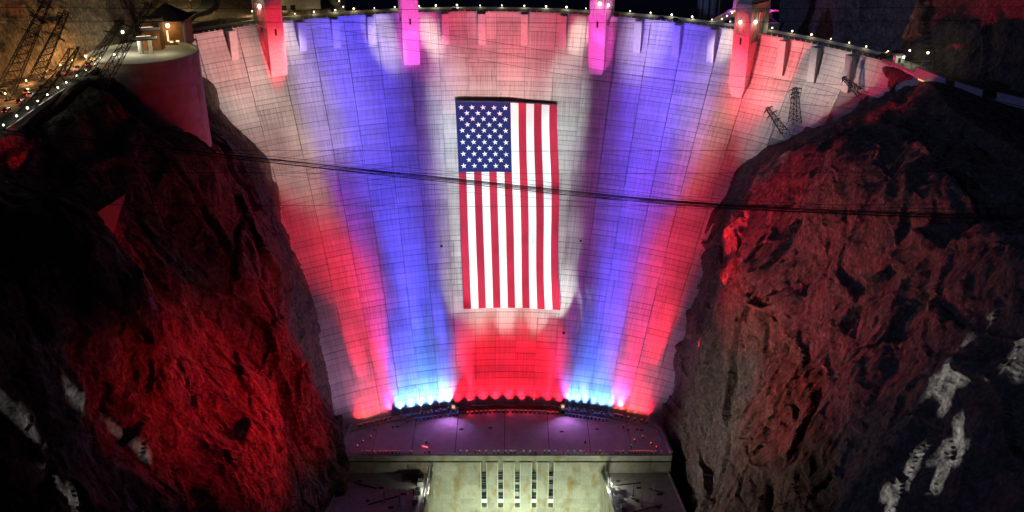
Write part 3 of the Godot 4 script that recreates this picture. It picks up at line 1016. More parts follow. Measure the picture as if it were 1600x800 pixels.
func build_switchyard() -> void:
	var steel := mat("switchyard steel", Color(0.20, 0.22, 0.24), 0.5, 0.3)
	var porcelain := mat("porcelain", Color(0.25, 0.24, 0.23), 0.3)
	for w in [[-27.6, -31.0, "left", "steel busbar gantry along the inner edge of the dark left wing roof"], [48.0, 55.0, "right", "steel busbar gantry along the inner edge of the dark right wing roof"]]:
		var g := thing("busbar_gantry", w[3], "gantry", Vector3(w[0], -171.0, 150.0), "busbar gantries on the wing roofs")
		var n := 8
		var slope: float = (w[1] - w[0]) / 65.0
		var lat := Shape.new()
		for k in n:
			var z := k * 4.2
			var p := Shape.new()
			p.box(Vector3(slope * z, 2.2, z), Vector3(0.3, 4.4, 0.3))
			obj("post", p, steel, g)
			if k % 2 == 0:
				var ins := Shape.new()
				for d in 4: ins.tube(Vector3(slope * z + 0.9, 4.0 + d * 0.35, z), Vector3(slope * z + 0.9, 4.2 + d * 0.35, z), 0.35, 0.25, 8)
				ins.tube(Vector3(slope * z + 0.9, 3.0, z), Vector3(slope * z + 0.9, 5.6, z), 0.14, 0.14, 6)
				obj("insulator", ins, porcelain, g)
			if k < n - 1:
				for sx in [-0.6, 0.6]:
					lat.tube(Vector3(slope * z + sx, 4.4, z), Vector3(slope * (z + 2.1) + sx, 2.8, z + 2.1), 0.1, 0.1, 4)
					lat.tube(Vector3(slope * (z + 2.1) + sx, 2.8, z + 2.1), Vector3(slope * (z + 4.2) + sx, 4.4, z + 4.2), 0.1, 0.1, 4)
					lat.tube(Vector3(slope * z + sx, 4.4, z), Vector3(slope * (z + 4.2) + sx, 4.4, z + 4.2), 0.13, 0.13, 4)
					lat.tube(Vector3(slope * z + sx, 2.8, z), Vector3(slope * (z + 4.2) + sx, 2.8, z + 4.2), 0.13, 0.13, 4)
		tag(obj("lattice", lat, steel, g), "", "", "", "stuff")
	# a lamp on each inner wing wall
	for q in [[Vector3(-27.9, -172.2, 164.0), "white lamp on the inner wall of the left wing roof"], [Vector3(48.6, -171.6, 164.0), "white lamp on the inner wall of the right wing roof"]]:
		var l := thing("wall_lamp", q[1], "lamp", q[0], "lamps on the wing walls")
		var s := Shape.new()
		s.tube(Vector3(0, -0.6, 0), Vector3(0, 1.5, 0), 0.12)
		obj("bracket", s, steel, l)
		s = Shape.new()
		s.ball(Vector3(0, 1.9, 0), 0.55)
		obj("globe", s, glow("wing lamp glow", Color(1, 1, 0.9), 3.0), l)
		var om := OmniLight3D.new()
		om.name = "lamp_light"
		om.light_color = Color(1, 1, 0.88)
		om.light_energy = 36.0 if q[0].x < 0 else 75.0
		om.omni_range = 90
		om.omni_attenuation = 2
		om.light_size = 0.3
		om.shadow_enabled = true
		om.position = Vector3(-1.0 if q[0].x < 0 else 1.2, 3.2 if q[0].x < 0 else 4.6, -2.0)
		l.add_child(om, true)
	var names := ["thin mast nearest the facade on the left wing roof", "lattice mast with crossarm mid left wing roof", "tall slim mast toward the rear of the right wing roof", "short mast beside the vents of the right wing roof", "slim outer mast on the right wing roof"]
	var i := 0
	for q in [[-45.5, 168.5, 7.5], [-38.6, 171.5, 9.0], [58.5, 166.5, 8.5], [61.5, 171.0, 7.0], [66.5, 169.0, 8.5]]:
		var m := thing("roof_mast", names[i], "mast", Vector3(q[0], -171.2, q[1]), "masts on the wing roofs")
		var s := Shape.new()
		s.box(Vector3(0, 0.3, 0), Vector3(1.2, 0.6, 1.2))
		obj("base", s, mats["bare concrete"], m)
		s = Shape.new()
		s.tube(Vector3(0, 0.6, 0), Vector3(0, q[2], 0), 0.2, 0.07, 6)
		obj("pole", s, steel, m)
		for k in 3:
			s = Shape.new()
			s.box(Vector3(0, 1.6 + k * 1.1, 0), Vector3(1.6 - 0.3 * k, 0.16, 0.16))
			obj("crossarm", s, steel, m)
		i += 1
	# a short red tube of light lying on the deck
	var b := thing("light_tube", "short glowing red light tube lying on the purple roof deck", "light tube", Vector3(-30.2, DECK + 0.2, 142.8))
	var s := Shape.new()
	s.tube(Vector3(-1.3, 0.15, -0.6), Vector3(1.3, 0.15, 0.6), 0.16, 0.16, 8)
	obj("glowing_tube", s, glow("red tube glow", Color(1.0, 0.12, 0.14), 2.5), b)
	s = Shape.new()
	s.tube(Vector3(1.3, 0.15, 0.6), Vector3(2.4, 0.1, 1.1), 0.1, 0.06, 6)
	obj("cable_end", s, mats["tar seam"], b)

# ---------------------------------------------------------------- floodlights
const TINT := {"red": Color(1, 0.015, 0.045), "blue": Color(0.07, 0.06, 1), "cyan": Color(0.13, 0.36, 1), "white": Color(0.84, 1, 0.93), "warm": Color(1, 0.78, 0.7), "violet": Color(0.5, 0.28, 0.55), "violet3": Color(0.55, 0.2, 0.8), "magenta": Color(1, 0.07, 0.62), "violet2": Color(0.4, 0.05, 0.9), "ember": Color(1, 0.13, 0.045), "deep": Color(1, 0.004, 0.014), "grey": Color(0.8, 0.78, 0.8), "cool": Color(0.75, 0.92, 1.0), "facade": Color(0.86, 1, 0.68)}
# colour, where it stands, where it aims, half its cone, softness of its edge, strength
const BEAMS := [
	["red", -61.5, -160.5, 127.0, -65.5, -139.3, 104.7, 30, 1, 525],
	["red", -59.3, -160.5, 125.9, -63.2, -139.7, 104.0, 30, 1, 525],
	["red", -57.0, -160.5, 124.7, -61.0, -140.1, 103.3, 30, 1, 525],
	["red", -54.2, -160.5, 123.4, -58.2, -140.6, 102.4, 30, 1, 525],
	["red", -54.2, -160.5, 123.4, -66.7, -119.0, 85.7, 16, 1, 1820],
	["red", -51.9, -160.5, 122.4, -55.9, -141.0, 101.7, 30, 1, 525],
	["red", -49.7, -160.5, 121.4, -53.6, -141.4, 101.1, 30, 1, 525],
	["red", -49.7, -160.5, 121.4, -62.1, -119.8, 84.2, 16, 1, 2351],
	["cyan", -43.3, -160.5, 119.4, -45.0, -146.5, 102.9, 30, 1, 3147],
	["cyan", -38.4, -160.5, 117.7, -40.1, -147.2, 101.7, 30, 1, 3147],
	["cyan", -34.0, -160.5, 116.3, -35.7, -147.7, 100.9, 30, 1, 3147],
	["cyan", -29.6, -160.5, 115.1, -31.2, -148.2, 100.1, 30, 1, 3147],
	["cyan", -25.2, -160.5, 114.0, -26.8, -148.6, 99.4, 30, 1, 3147],
	["cyan", -21.6, -160.5, 113.2, -23.2, -148.8, 99.0, 30, 1, 3147],
	["blue", -39.9, -160.5, 123.7, -48.8, -128.6, 86.8, 18, 1, 12123],
	["blue", -39.9, -160.5, 123.7, -82.4, -23.7, 24.0, 8, 1, 110674],
	["blue", -32.6, -160.5, 121.4, -41.4, -129.6, 85.1, 18, 1, 7317],
	["blue", -32.6, -160.5, 121.4, -50.2, -104.7, 65.8, 12, 1, 12336],
	["blue", -25.2, -160.5, 119.5, -42.7, -105.5, 64.0, 12, 1, 4444],
	["blue", -25.2, -160.5, 119.5, -51.5, -79.1, 45.6, 9, 1, 74566],
	["blue", -25.2, -160.5, 119.5, -60.2, -51.3, 29.4, 8, 1, 23115],
	["blue", -25.2, -160.5, 119.5, -67.6, -25.2, 17.9, 8, 1, 85110],
	["cyan", 34.5, -160.5, 113.0, 36.0, -148.8, 99.1, 30, 1, 1653],
	["cyan", 37.7, -160.5, 113.7, 39.3, -148.5, 99.5, 30, 1, 1653],
	["cyan", 41.3, -160.5, 114.5, 42.9, -148.2, 100.1, 30, 1, 1653],
	["cyan", 45.1, -160.5, 115.5, 46.7, -147.8, 100.8, 30, 1, 1653],
	["cyan", 48.9, -160.5, 116.7, 50.5, -147.3, 101.6, 30, 1, 1653],
	["cyan", 52.4, -160.5, 117.8, 54.1, -146.8, 102.4, 30, 1, 1653],
	["blue", 37.7, -160.5, 119.2, 46.3, -129.9, 84.3, 18, 1, 1028],
	["blue", 37.7, -160.5, 119.2, 63.4, -77.6, 49.8, 9, 1, 56430],
	["blue", 37.7, -160.5, 119.2, 78.4, -22.6, 28.6, 8, 1, 95613],
	["blue", 44.2, -160.5, 120.8, 52.9, -129.1, 85.9, 18, 1, 11514],
	["blue", 44.2, -160.5, 120.8, 61.5, -103.7, 68.0, 12, 1, 11748],
	["blue", 44.2, -160.5, 120.8, 69.9, -76.6, 52.4, 9, 1, 28150],
	["blue", 51.0, -160.5, 122.8, 91.1, -20.9, 35.9, 8, 1, 101005],
	["red", 55.9, -160.5, 118.6, 59.5, -142.1, 99.9, 30, 1, 920],
	["red", 55.9, -160.5, 118.6, 67.2, -119.9, 83.8, 16, 1, 416],
	["red", 58.2, -160.5, 119.5, 61.8, -141.7, 100.6, 30, 1, 920],
	["red", 61.1, -160.5, 120.6, 64.7, -141.2, 101.4, 30, 1, 920],
	["red", 61.1, -160.5, 120.6, 72.4, -119.0, 85.6, 16, 1, 6655],
	["red", 64.0, -160.5, 121.9, 67.5, -140.7, 102.3, 30, 1, 920],
	["red", 66.8, -160.5, 123.2, 70.4, -140.2, 103.2, 30, 1, 920],
	["red", 69.0, -160.5, 124.3, 72.6, -139.7, 104.0, 30, 1, 920],
	["red", -17.5, -160.5, 113.5, -17.7, -148.6, 97.6, 34, 1, 1087],
	["red", -11.8, -160.5, 112.6, -11.9, -148.9, 97.1, 34, 1, 1087],
	["red", -5.8, -160.5, 111.9, -5.9, -149.1, 96.7, 34, 1, 1087],
	["red", 0.2, -160.5, 111.5, 0.2, -149.3, 96.4, 34, 1, 1087],
	["red", 6.3, -160.5, 111.3, 6.3, -149.3, 96.3, 34, 1, 1087],
	["red", 12.3, -160.5, 111.4, 12.3, -149.3, 96.4, 34, 1, 1087],
	["red", 18.3, -160.5, 111.8, 18.4, -149.1, 96.7, 34, 1, 1087],
	["red", 24.3, -160.5, 112.4, 24.5, -148.9, 97.1, 34, 1, 1087],
	["red", 29.7, -160.5, 113.1, 29.9, -148.6, 97.6, 34, 1, 1087],
	["red", 56.0, -160.5, 147.5, -125.0, -7.5, 48.3, 4, 1, 22686],
	["red", 56.0, -160.5, 147.5, -27.7, -12.4, 3.2, 6, 1, 66494],
	["red", 56.0, -160.5, 147.5, -11.6, -12.6, 2.2, 6, 1, 54276],
	["red", 56.0, -160.5, 147.5, 4.5, -12.5, 2.7, 5, 1, 31023],
	["red", 56.0, -160.5, 147.5, -98.5, -62.3, 57.9, 7, 1, 10075],
	["red", 56.0, -160.5, 147.5, -81.5, -99.8, 76.8, 7, 1, 25868],
	["red", 70.0, -160.5, 147.5, -126.2, -5.9, 48.8, 5, 1, 22065],
	["red", 70.0, -160.5, 147.5, -125.0, -7.5, 48.3, 4, 1, 26905],
	["red", 70.0, -160.5, 147.5, -86.1, -82.4, 64.9, 7, 1, 8837],
	["red", 70.0, -160.5, 147.5, -81.5, -99.8, 76.8, 7, 1, 34738],
	["red", -52.0, -160.5, 147.5, 121.0, -15.2, 59.9, 5, 1, 32718],
	["red", -44.0, -160.5, 147.5, 4.5, -12.5, 2.7, 5, 1, 31260],
	["red", -44.0, -160.5, 147.5, 20.7, -12.1, 4.6, 6, 1, 51684],
	["red", -44.0, -160.5, 147.5, 36.6, -11.4, 8.0, 6, 1, 28230],
	["red", -44.0, -160.5, 147.5, 121.0, -15.2, 59.9, 5, 1, 135420],
	["red", -44.0, -160.5, 147.5, 105.2, -47.4, 58.3, 6, 1, 42980],
	["red", -44.0, -160.5, 147.5, 87.9, -91.4, 73.3, 6, 1, 27594],
	["white", 0.0, -160.5, 147.5, -10.9, -67.8, 29.9, 7.5, 1, 20441],
	["white", 0.0, -160.5, 147.5, -10.4, -110.0, 61.6, 7.5, 1, 5365],
	["white", 0.0, -160.5, 147.5, -10.3, -122.3, 72.2, 7, 1, 4916],
	["white", 0.0, -160.5, 147.5, 4.5, -46.6, 17.1, 7.5, 1, 8746],
	["white", 0.0, -160.5, 147.5, 4.6, -67.9, 29.8, 7.5, 1, 17249],
	["white", 0.0, -160.5, 147.5, 4.7, -122.5, 71.7, 7, 1, 15133],
	["white", 9.0, -160.5, 147.5, -11.0, -46.7, 17.0, 7.5, 1, 10475],
	["white", 9.0, -160.5, 147.5, -10.7, -89.5, 45.2, 7.5, 1, 15763],
	["white", 9.0, -160.5, 147.5, -10.4, -110.0, 61.6, 7.5, 1, 20028],
	["white", 9.0, -160.5, 147.5, -10.3, -122.3, 72.2, 7, 1, 4402],
	["white", 9.0, -160.5, 147.5, 5.5, -67.9, 29.8, 7.5, 1, 12088],
	["white", 9.0, -160.5, 147.5, 5.6, -110.2, 61.2, 7.5, 1, 11178],
	["white", 9.0, -160.5, 147.5, 21.6, -67.4, 31.1, 7.5, 1, 10779],
	["white", 9.0, -160.5, 147.5, 21.4, -89.1, 46.0, 7.5, 1, 11631],
	["white", 9.0, -160.5, 147.5, 21.3, -109.8, 62.1, 7.5, 1, 13695],
	["white", 9.0, -160.5, 147.5, 21.1, -122.1, 72.5, 7, 1, 14693],
	["white", 22.0, -160.5, 147.5, 5.5, -67.9, 29.8, 7.5, 1, 10047],
	["white", 22.0, -160.5, 147.5, 5.5, -89.5, 45.0, 7.5, 1, 10620],
	["white", 22.0, -160.5, 147.5, 21.6, -67.4, 31.1, 7.5, 1, 20983],
	["white", 22.0, -160.5, 147.5, 21.3, -109.8, 62.1, 7.5, 1, 4918],
	["white", 9.0, -160.5, 147.5, 5.5, -78.9, 37.2, 9, 0.8, 11920],
	["white", 9.0, -160.5, 147.5, 5.6, -120.1, 69.6, 8, 0.8, 3488],
	["white", 0.0, -160.5, 147.5, -22.0, -46.5, 17.6, 5, 0.8, 49959],
	["white", 0.0, -160.5, 147.5, -21.8, -67.6, 30.6, 5, 0.8, 16026],
	["white", 0.0, -160.5, 147.5, -21.1, -107.1, 60.4, 5, 0.8, 10442],
	["white", 0.0, -160.5, 147.5, -20.8, -121.8, 73.1, 4, 0.8, 5346],
	["white", 0.0, -160.5, 147.5, 33.5, -45.6, 20.8, 5, 0.8, 53997],
	["white", 0.0, -160.5, 147.5, 33.4, -66.8, 32.9, 5, 0.8, 20550],
	["white", 0.0, -160.5, 147.5, 33.1, -88.5, 47.6, 5, 0.8, 7117],
	["white", 0.0, -160.5, 147.5, 32.8, -106.6, 61.4, 5, 0.8, 16591],
	["white", 0.0, -160.5, 147.5, 32.6, -121.5, 73.7, 4, 0.8, 18693],
	["white", 9.0, -160.5, 147.5, -20.8, -121.8, 73.1, 4, 0.8, 3311],
	["white", 9.0, -160.5, 147.5, 32.6, -121.5, 73.7, 4, 0.8, 9395],
	["white", 22.0, -160.5, 147.5, -21.8, -67.6, 30.6, 5, 0.8, 9971],
	["white", 22.0, -160.5, 147.5, -21.5, -89.1, 46.0, 5, 0.8, 10636],
	["white", 22.0, -160.5, 147.5, -20.8, -121.8, 73.1, 4, 0.8, 3859],
	["white", 22.0, -160.5, 147.5, 32.6, -121.5, 73.7, 4, 0.8, 3910],
	["magenta", -47.9, -160.5, 120.7, -51.5, -141.7, 100.5, 24, 1, 1975],
	["magenta", 56.8, -160.5, 118.9, 60.8, -141.9, 100.3, 24, 1, 5644],
	["red", -28.0, -160.5, 147.5, -12.1, -139.9, 88.4, 9.5, 1, 9342],
	["red", -8.0, -160.5, 147.5, -2.9, -140.1, 87.9, 9.5, 1, 9342],
	["red", 18.0, -160.5, 147.5, 7.8, -140.2, 87.8, 9.5, 1, 9342],
	["red", 30.0, -160.5, 147.5, 17.0, -140.1, 88.1, 9.5, 1, 9342],
	["red", 44.0, -160.5, 147.5, 25.5, -139.7, 88.7, 9.5, 1, 9342],
	["violet2", 32.4, -160.5, 112.1, 32.7, -145.0, 94.8, 20, 1, 1813],
	["red", -46.0, -160.5, 128.0, -55.4, -134.5, 95.1, 9, 1, 11977],
	["red", -46.0, -160.5, 128.0, -59.5, -122.5, 85.5, 9, 1, 11336],
	["red", 58.0, -160.5, 128.0, 63.5, -134.6, 94.8, 9, 1, 2164],
	["red", 58.0, -160.5, 128.0, 68.3, -122.1, 86.2, 9, 1, 11242],
	["magenta", 58.0, -160.5, 128.0, 74.2, -106.6, 76.4, 8, 1, 8513],
	["red", -10.3, -160.5, 111.4, -16.7, -140.8, 89.9, 11, 1, 371],
	["red", 22.8, -160.5, 111.2, 31.0, -140.5, 90.4, 11, 1, 5256],
	["red", -10.3, -160.5, 111.4, -16.3, -131.6, 81.2, 11, 1, 12209],
	["red", 22.8, -160.5, 111.2, 29.9, -131.3, 81.8, 11, 1, 4945],
	["white", 0.0, -160.5, 147.5, -12.4, -125.6, 75.3, 8, 1, 1814],
	["white", 0.0, -160.5, 147.5, -3.1, -125.8, 74.8, 8, 1, 1814],
	["white", 9.0, -160.5, 147.5, 6.2, -125.9, 74.7, 8, 1, 1814],
	["white", 22.0, -160.5, 147.5, 15.5, -125.7, 75.0, 8, 1, 1814],
	["white", 22.0, -160.5, 147.5, 24.8, -125.4, 75.7, 8, 1, 1814],
	["red", 56.0, -160.5, 147.5, 136.2, -1.8, 74.9, 4, 1, 84423],
	["red", 70.0, -160.5, 147.5, 136.2, -1.8, 74.9, 4, 1, 57754],
	["red", 56.0, -160.5, 147.5, 147.3, 1.8, 91.4, 4, 1, 92348],
	["blue", -25.2, -160.5, 114.0, -25.5, -146.9, 97.5, 16, 1, 9368],
	["blue", 41.3, -160.5, 114.5, 41.6, -146.5, 98.2, 16, 1, 6627],
	["violet", -30.0, -160.5, 140.0, -89.4, -116.4, 97.6, 35, 1, 3980],
	["violet", 40.0, -160.5, 140.0, 90.9, -112.6, 91.9, 35, 1, 3181],
	["red", 60.0, -160.5, 130.0, 84.5, -107.0, 82.9, 9, 1, 15298],
	["red", 64.0, -160.5, 130.0, 78.3, -120.2, 90.0, 9, 1, 18946],
	["red", -54.0, -160.5, 130.0, -67.3, -125.7, 92.3, 9, 1, 19245],
	["blue", -17.0, -160.5, 116.0, -34.8, -47.4, 20.1, 7, 1, 37234],
	["blue", -17.0, -160.5, 116.0, -33.9, -91.0, 49.8, 7, 1, 6163],
	["blue", -17.0, -160.5, 116.0, -33.4, -111.3, 66.3, 7, 1, 32641],
	["blue", 31.0, -160.5, 116.0, 47.6, -46.0, 25.0, 7, 1, 70745],
	["blue", 31.0, -160.5, 116.0, 46.6, -110.5, 68.1, 7, 1, 35937],
	["blue", 31.0, -160.5, 116.0, 46.0, -129.9, 84.3, 7, 1, 16231],
	["warm", -36.0, -160.5, 147.5, 41.0, -10.5, 9.0, 1.8, 1, 77510],
	["warm", -36.0, -160.5, 147.5, 107.0, -5.7, 44.2, 1.9, 1, 137102],
	["warm", -36.0, -160.5, 147.5, 104.0, -29.9, 49.0, 6, 1, 38348],
	["warm", -36.0, -160.5, 147.5, 131.0, -11.3, 70.2, 5, 1, 54743],
	["warm", -36.0, -160.5, 147.5, 123.5, -33.3, 69.7, 4.5, 1, 30900],
	["warm", -36.0, -160.5, 147.5, 142.2, -14.3, 86.8, 3.5, 1, 62167],
	["warm", -36.0, -160.5, 147.5, 150.8, -3.4, 98.1, 4, 1, 50813],
	["warm", -36.0, -160.5, 147.5, 73.1, -8.5, 21.8, 4, 1, 67145],
	["warm", -36.0, -160.5, 147.5, 84.9, -30.4, 35.4, 6, 1, 11626],
	["warm", -36.0, -160.5, 147.5, 95.8, -56.1, 55.6, 5, 1, 11297],
	["warm", 46.0, -160.5, 147.5, -32.9, -11.6, 3.6, 1.8, 1, 172232],
	["warm", 46.0, -160.5, 147.5, -100.0, -7.3, 27.7, 1.9, 1, 103808],
	["warm", 46.0, -160.5, 147.5, -125.1, -14.3, 51.2, 5.5, 1, 78004],
	["warm", 46.0, -160.5, 147.5, -95.6, -33.2, 36.7, 6, 1, 68833],
	["warm", 46.0, -160.5, 147.5, -104.4, -50.3, 53.8, 6, 1, 39265],
	["warm", 46.0, -160.5, 147.5, -56.7, -11.2, 8.7, 2.6, 1, 107731],
	["warm", 46.0, -160.5, 147.5, -80.2, -29.6, 25.8, 6, 1, 21670],
	["warm", 46.0, -160.5, 147.5, -92.8, -70.6, 60.0, 5, 1, 10081],
	["warm", 5.0, -160.5, 147.5, 41.0, -10.5, 9.0, 1.8, 1, 73893],
	["warm", 5.0, -160.5, 147.5, 7.8, -24.5, 7.0, 10, 1, 24160],
]
const MORE_BEAMS := [
	["magenta", -30.0, -161.6, 147.5, -43.0, -16.0, 10.0, 2.3, 0.6, 110000],
	["magenta", -30.0, -161.6, 147.5, -43.5, 3.0, 7.0, 2.4, 0.6, 130000],
	["magenta", 39.0, -161.6, 147.5, 51.0, -16.0, 18.0, 2.3, 0.6, 110000],
	["magenta", 39.0, -161.6, 147.5, 51.5, 3.0, 15.0, 2.4, 0.6, 130000],
	["red", -57.0, -161.6, 147.5, -104.0, -16.0, 36.5, 2.2, 0.6, 200000],
	["red", -57.0, -161.6, 147.5, -105.0, 2.0, 35.0, 2.4, 0.6, 130000],
	["red", 72.5, -161.6, 147.5, 111.5, -16.0, 57.0, 2.2, 0.6, 200000],
	["red", 72.5, -161.6, 147.5, 113.0, 2.0, 55.0, 2.4, 0.6, 130000],
	["deep", 62.0, -161.6, 138.5, -122.0, -27.5, 207.0, 3.2, 1, 90000],
	["deep", 66.0, -161.6, 136.0, -102.0, -55.0, 140.0, 14, 1, 17000],
	["deep", 69.0, -161.6, 141.0, -84.0, -100.0, 210.0, 13, 1, 105000],
	["deep", 71.0, -161.6, 144.0, -76.0, -118.0, 162.0, 15, 1, 40000],
	["red", -55.0, -161.6, 136.0, 100.0, -62.0, 126.0, 11, 1, 42000],
	["red", -58.0, -161.6, 139.5, 106.0, -52.0, 158.0, 15, 1, 75000],
	["red", -60.0, -161.6, 143.0, 104.0, -66.0, 222.0, 13, 1, 62000],
	["grey", -40.0, -170.4, 186.0, 86.0, -130.0, 172.0, 24, 1, 14000],
	["warm", -44.0, -170.4, 200.0, 102.0, -80.0, 215.0, 26, 1, 13000],
]
const PATCHES := [[113.2, -53.8, 303.5], [104.7, -69.7, 297.8], [116.9, -38.0, 292.2], [122.4, -22.8, 308.4], [-108.0, -75.0, 261.5], [-111.1, -51.8, 276.6], [-100.1, -56.8, 312.2], [-107.3, -35.5, 311.4]]

func build_floodlights() -> void:
	var case := mat("floodlight case", Color(0.03, 0.03, 0.033), 0.5, 0.2)
	var lens := {}
	for k in TINT:
		lens[k] = glow("floodlight lens " + k, TINT[k].lerp(Color.WHITE, 0.12), 2.2)
	var spots := {}
	for b in BEAMS + MORE_BEAMS:
		var key := Vector3(b[1], maxf(b[2], -205.0), b[3])
		if not spots.has(key): spots[key] = []
		spots[key].append(b)
	var keys := spots.keys()
	keys.sort_custom(func(a, b): return a.z < b.z if absf(a.z - b.z) > 12.0 else a.x < b.x)
	var where := func(p: Vector3) -> String:
		if p.y < -166.0: return "on the dark wing roof"
		if p.z > 139.0: return "in the front parapet row"
		return "at the toe of the dam"
	var count := {}
	for key in keys:
		var list: Array = spots[key]
		var name_of := {"red": "red", "blue": "blue", "cyan": "bright blue", "white": "white", "warm": "warm white", "violet": "violet", "magenta": "pink", "violet2": "violet", "deep": "deep red", "grey": "white"}
		var c: String = list[0][0]
		var base := Vector3(key.x, DECK if key.y > -166 else -171.2, key.z)
		var id: String = name_of[c] + where.call(key)
		count[id] = count.get(id, 0) + 1
		var aim := Vector3.ZERO
		for b in list: aim += (Vector3(b[4], b[5], b[6]) - key).normalized()
		aim = aim.normalized()
		var f := floodlight(base, aim, c, "%s %s floodlight from the left %s" % [ORDINAL[count[id] - 1], name_of[c], where.call(key)], case, lens[c])
		var i := 0
		for b in list:
			var sp := SpotLight3D.new()
			sp.name = "beam"
			sp.light_color = TINT[b[0]].linear_to_srgb()
			sp.light_energy = b[9] * 1.0
			sp.spot_range = 500
			sp.spot_attenuation = 2
			sp.spot_angle = b[7]
			sp.spot_angle_attenuation = b[8]
			sp.light_size = 0.25
			sp.shadow_enabled = true
			f.add_child(sp, true)
			var at: Vector3 = base + Vector3(0, 1.05, 0) + aim * 0.95
			sp.look_at_from_position(at, Vector3(b[4], b[5], b[6]))
			i += 1
	# rows of further fixtures, each a dark case with its lens
	var rows := [
		["blue", -40.2, -18.0, 119.6, 113.6, 13, "in the rear row left of the kiosks", "rear blue floodlights left"],
		["blue", -36.0, -17.3, 121.9, 117.6, 12, "in the forward row left of the kiosks", "front blue floodlights left"],
		["blue", 33.0, 53.2, 114.2, 119.6, 13, "in the rear row right of the kiosks", "rear blue floodlights right"],
		["blue", 32.8, 50.9, 118.0, 122.9, 12, "in the forward row right of the kiosks", "front blue floodlights right"],
		["red", -12.7, 28.6, 113.2, 113.2, 21, "before the dark toe wall", "red floodlights before the toe wall"],
		["red", -57.6, -41.0, 147.5, 147.5, 14, "along the left end of the parapet", "red parapet floodlights left"],
		["white", -14.5, 37.5, 147.5, 147.5, 20, "along the middle of the parapet", "white parapet floodlights"],
		["red", 52.6, 73.2, 147.5, 147.5, 18, "along the right end of the parapet", "red parapet floodlights right"],
	]
	for r in rows:
		for k in r[5]:
			var t: float = k / float(r[5] - 1)
			var x := lerpf(r[1], r[2], t)
			var z: float = lerpf(r[3], r[4], t)
			if absf(z - 113.2) < 0.01: z = face_z(x, 160.0) + 8.6
			var near := false
			for key in keys:
				if Vector2(key.x - x, key.z - z).length() < 1.5 or (absf(key.x - x) < 1.3 and key.z > z and key.z < z + 4.0): near = true
			if near: continue
			var aim := (Vector3(x * 1.2, -60, 60) - Vector3(x, DECK, z)).normalized()
			floodlight(Vector3(x, DECK, z), aim, r[0], "%s %s floodlight from the left %s" % [ORDINAL[k], r[0], r[6]], case, lens[r[0]], r[7])
	# hot red fixtures close to the concrete at both ends of the toe
	var n := 0
	for x in [-60.5, -58.2, -55.7, -53.2, -50.3, 55.2, 58.1, 61.0, 63.8, 66.6]:
		var b := Vector3(x, DECK, face_z(x, 161.0) + 2.3)
		var up := (on_face(x, 150.0) - b).normalized()
		var f := floodlight(b, up, "ember", "%s orange red floodlight from the left hard against the dam toe" % ORDINAL[n], case, lens["ember"], "orange red floodlights at the toe")
		spot(f, b + Vector3(0, 1.05, 0) + up * 0.9, on_face(x * 1.02, 151.0), "ember", 38, 1.0, [95, 150, 70, 120, 80][n % 5])
		n += 1
	# low red lights under the step of the toe wall
	for x in [-11.0, -2.0, 7.0, 16.0, 25.0]:
		var om := OmniLight3D.new()
		om.name = "row_light"
		om.light_color = TINT["red"].linear_to_srgb()
		om.light_energy = 4.0
		om.omni_range = 40
		om.omni_attenuation = 2
		om.light_size = 0.2
		om.shadow_enabled = true
		add_child(om, true)
		om.position = Vector3(x, DECK + 1.9, face_z(x, 160.0) + 9.2)
	var star := Vector3(40.0, -122.0, 75.2)
	var sf := floodlight(Vector3(60, DECK, 143), (star - Vector3(60, DECK, 143)).normalized(), "white", "single white floodlight on the open deck near its right side parapet", case, lens["white"])
	var sh := Vector3(60, DECK + 1.05, 143) + (star - Vector3(60, DECK, 143)).normalized()
	for q in [[0, 0, 1.2, 9000], [4.6, 1.2, 0.7, 8000], [-4.8, -0.6, 0.7, 8000], [-1.0, 5.4, 0.7, 8000], [1.0, -5.6, 0.6, 8000], [7.6, 1.9, 0.4, 6000]]:
		var tx: float = star.x + q[0]
		var th: float = 122.0 - q[1]
		spot(sf, sh, on_face(tx, th), "white", q[2], 0.6, q[3])
	# tell the fixtures apart: by colour, by where they stand, then by their order
	var kinds := {}
	for o in get_children():
		if not o.name.begins_with("floodlight"): continue
		var out: float = o.position.z - face_z(o.position.x, 160.0)
		var zone := "in the row behind the front parapet"
		if o.position.y < -166.0: zone = "on the dark wing roof"
		elif out < 4.6: zone = "hard against the dam toe"
		elif out < 7.8: zone = "just inside the toe kerb"
		elif out < 13.5: zone = "on the deck before the toe kerb"
		elif o.position.z < 145.5: zone = "standing alone on the open deck"
		var id: String = str(o.get_meta("tint")) + "|" + zone
		if not kinds.has(id): kinds[id] = []
		kinds[id].append(o)
	for id in kinds:
		var list: Array = kinds[id]
		list.sort_custom(func(a, b): return a.position.x < b.position.x)
		var cut: PackedStringArray = id.split("|")
		for k in list.size():
			tag(list[k], "%s %s floodlight from the left %s" % [ORDINAL[mini(k, ORDINAL.size() - 1)], cut[0], cut[1]], "floodlight", "%s floodlights %s" % [cut[0], cut[1]])
			if list.size() == 1: tag(list[k], "only %s floodlight %s" % [cut[0], cut[1]], "floodlight", "floodlights on the deck")
	# forecourt floods that wash the facade, and the narrow white beams that stray onto the cliffs
	var i := 0
	for q in [[-14.0, 1150.0], [6.5, 1000.0], [13.8, 1000.0], [36.0, 1250.0]]:
		var p := Vector3(q[0], -205.0, 178.0 if i % 3 == 0 else 171.0)
		var aim := Vector3(q[0] + (-3.0 if i < 2 else 9.0), -178, FACADE) - p
		var f := floodlight(p, aim.normalized(), "facade", "%s floodlight from the left on the forecourt below the facade" % ORDINAL[i], case, lens["facade"], "forecourt floodlights")
		spot(f, p + Vector3(0, 1.05, 0) + aim.normalized(), p + aim, "facade", 50, 1.0, q[1])
		i += 1
	i = 0
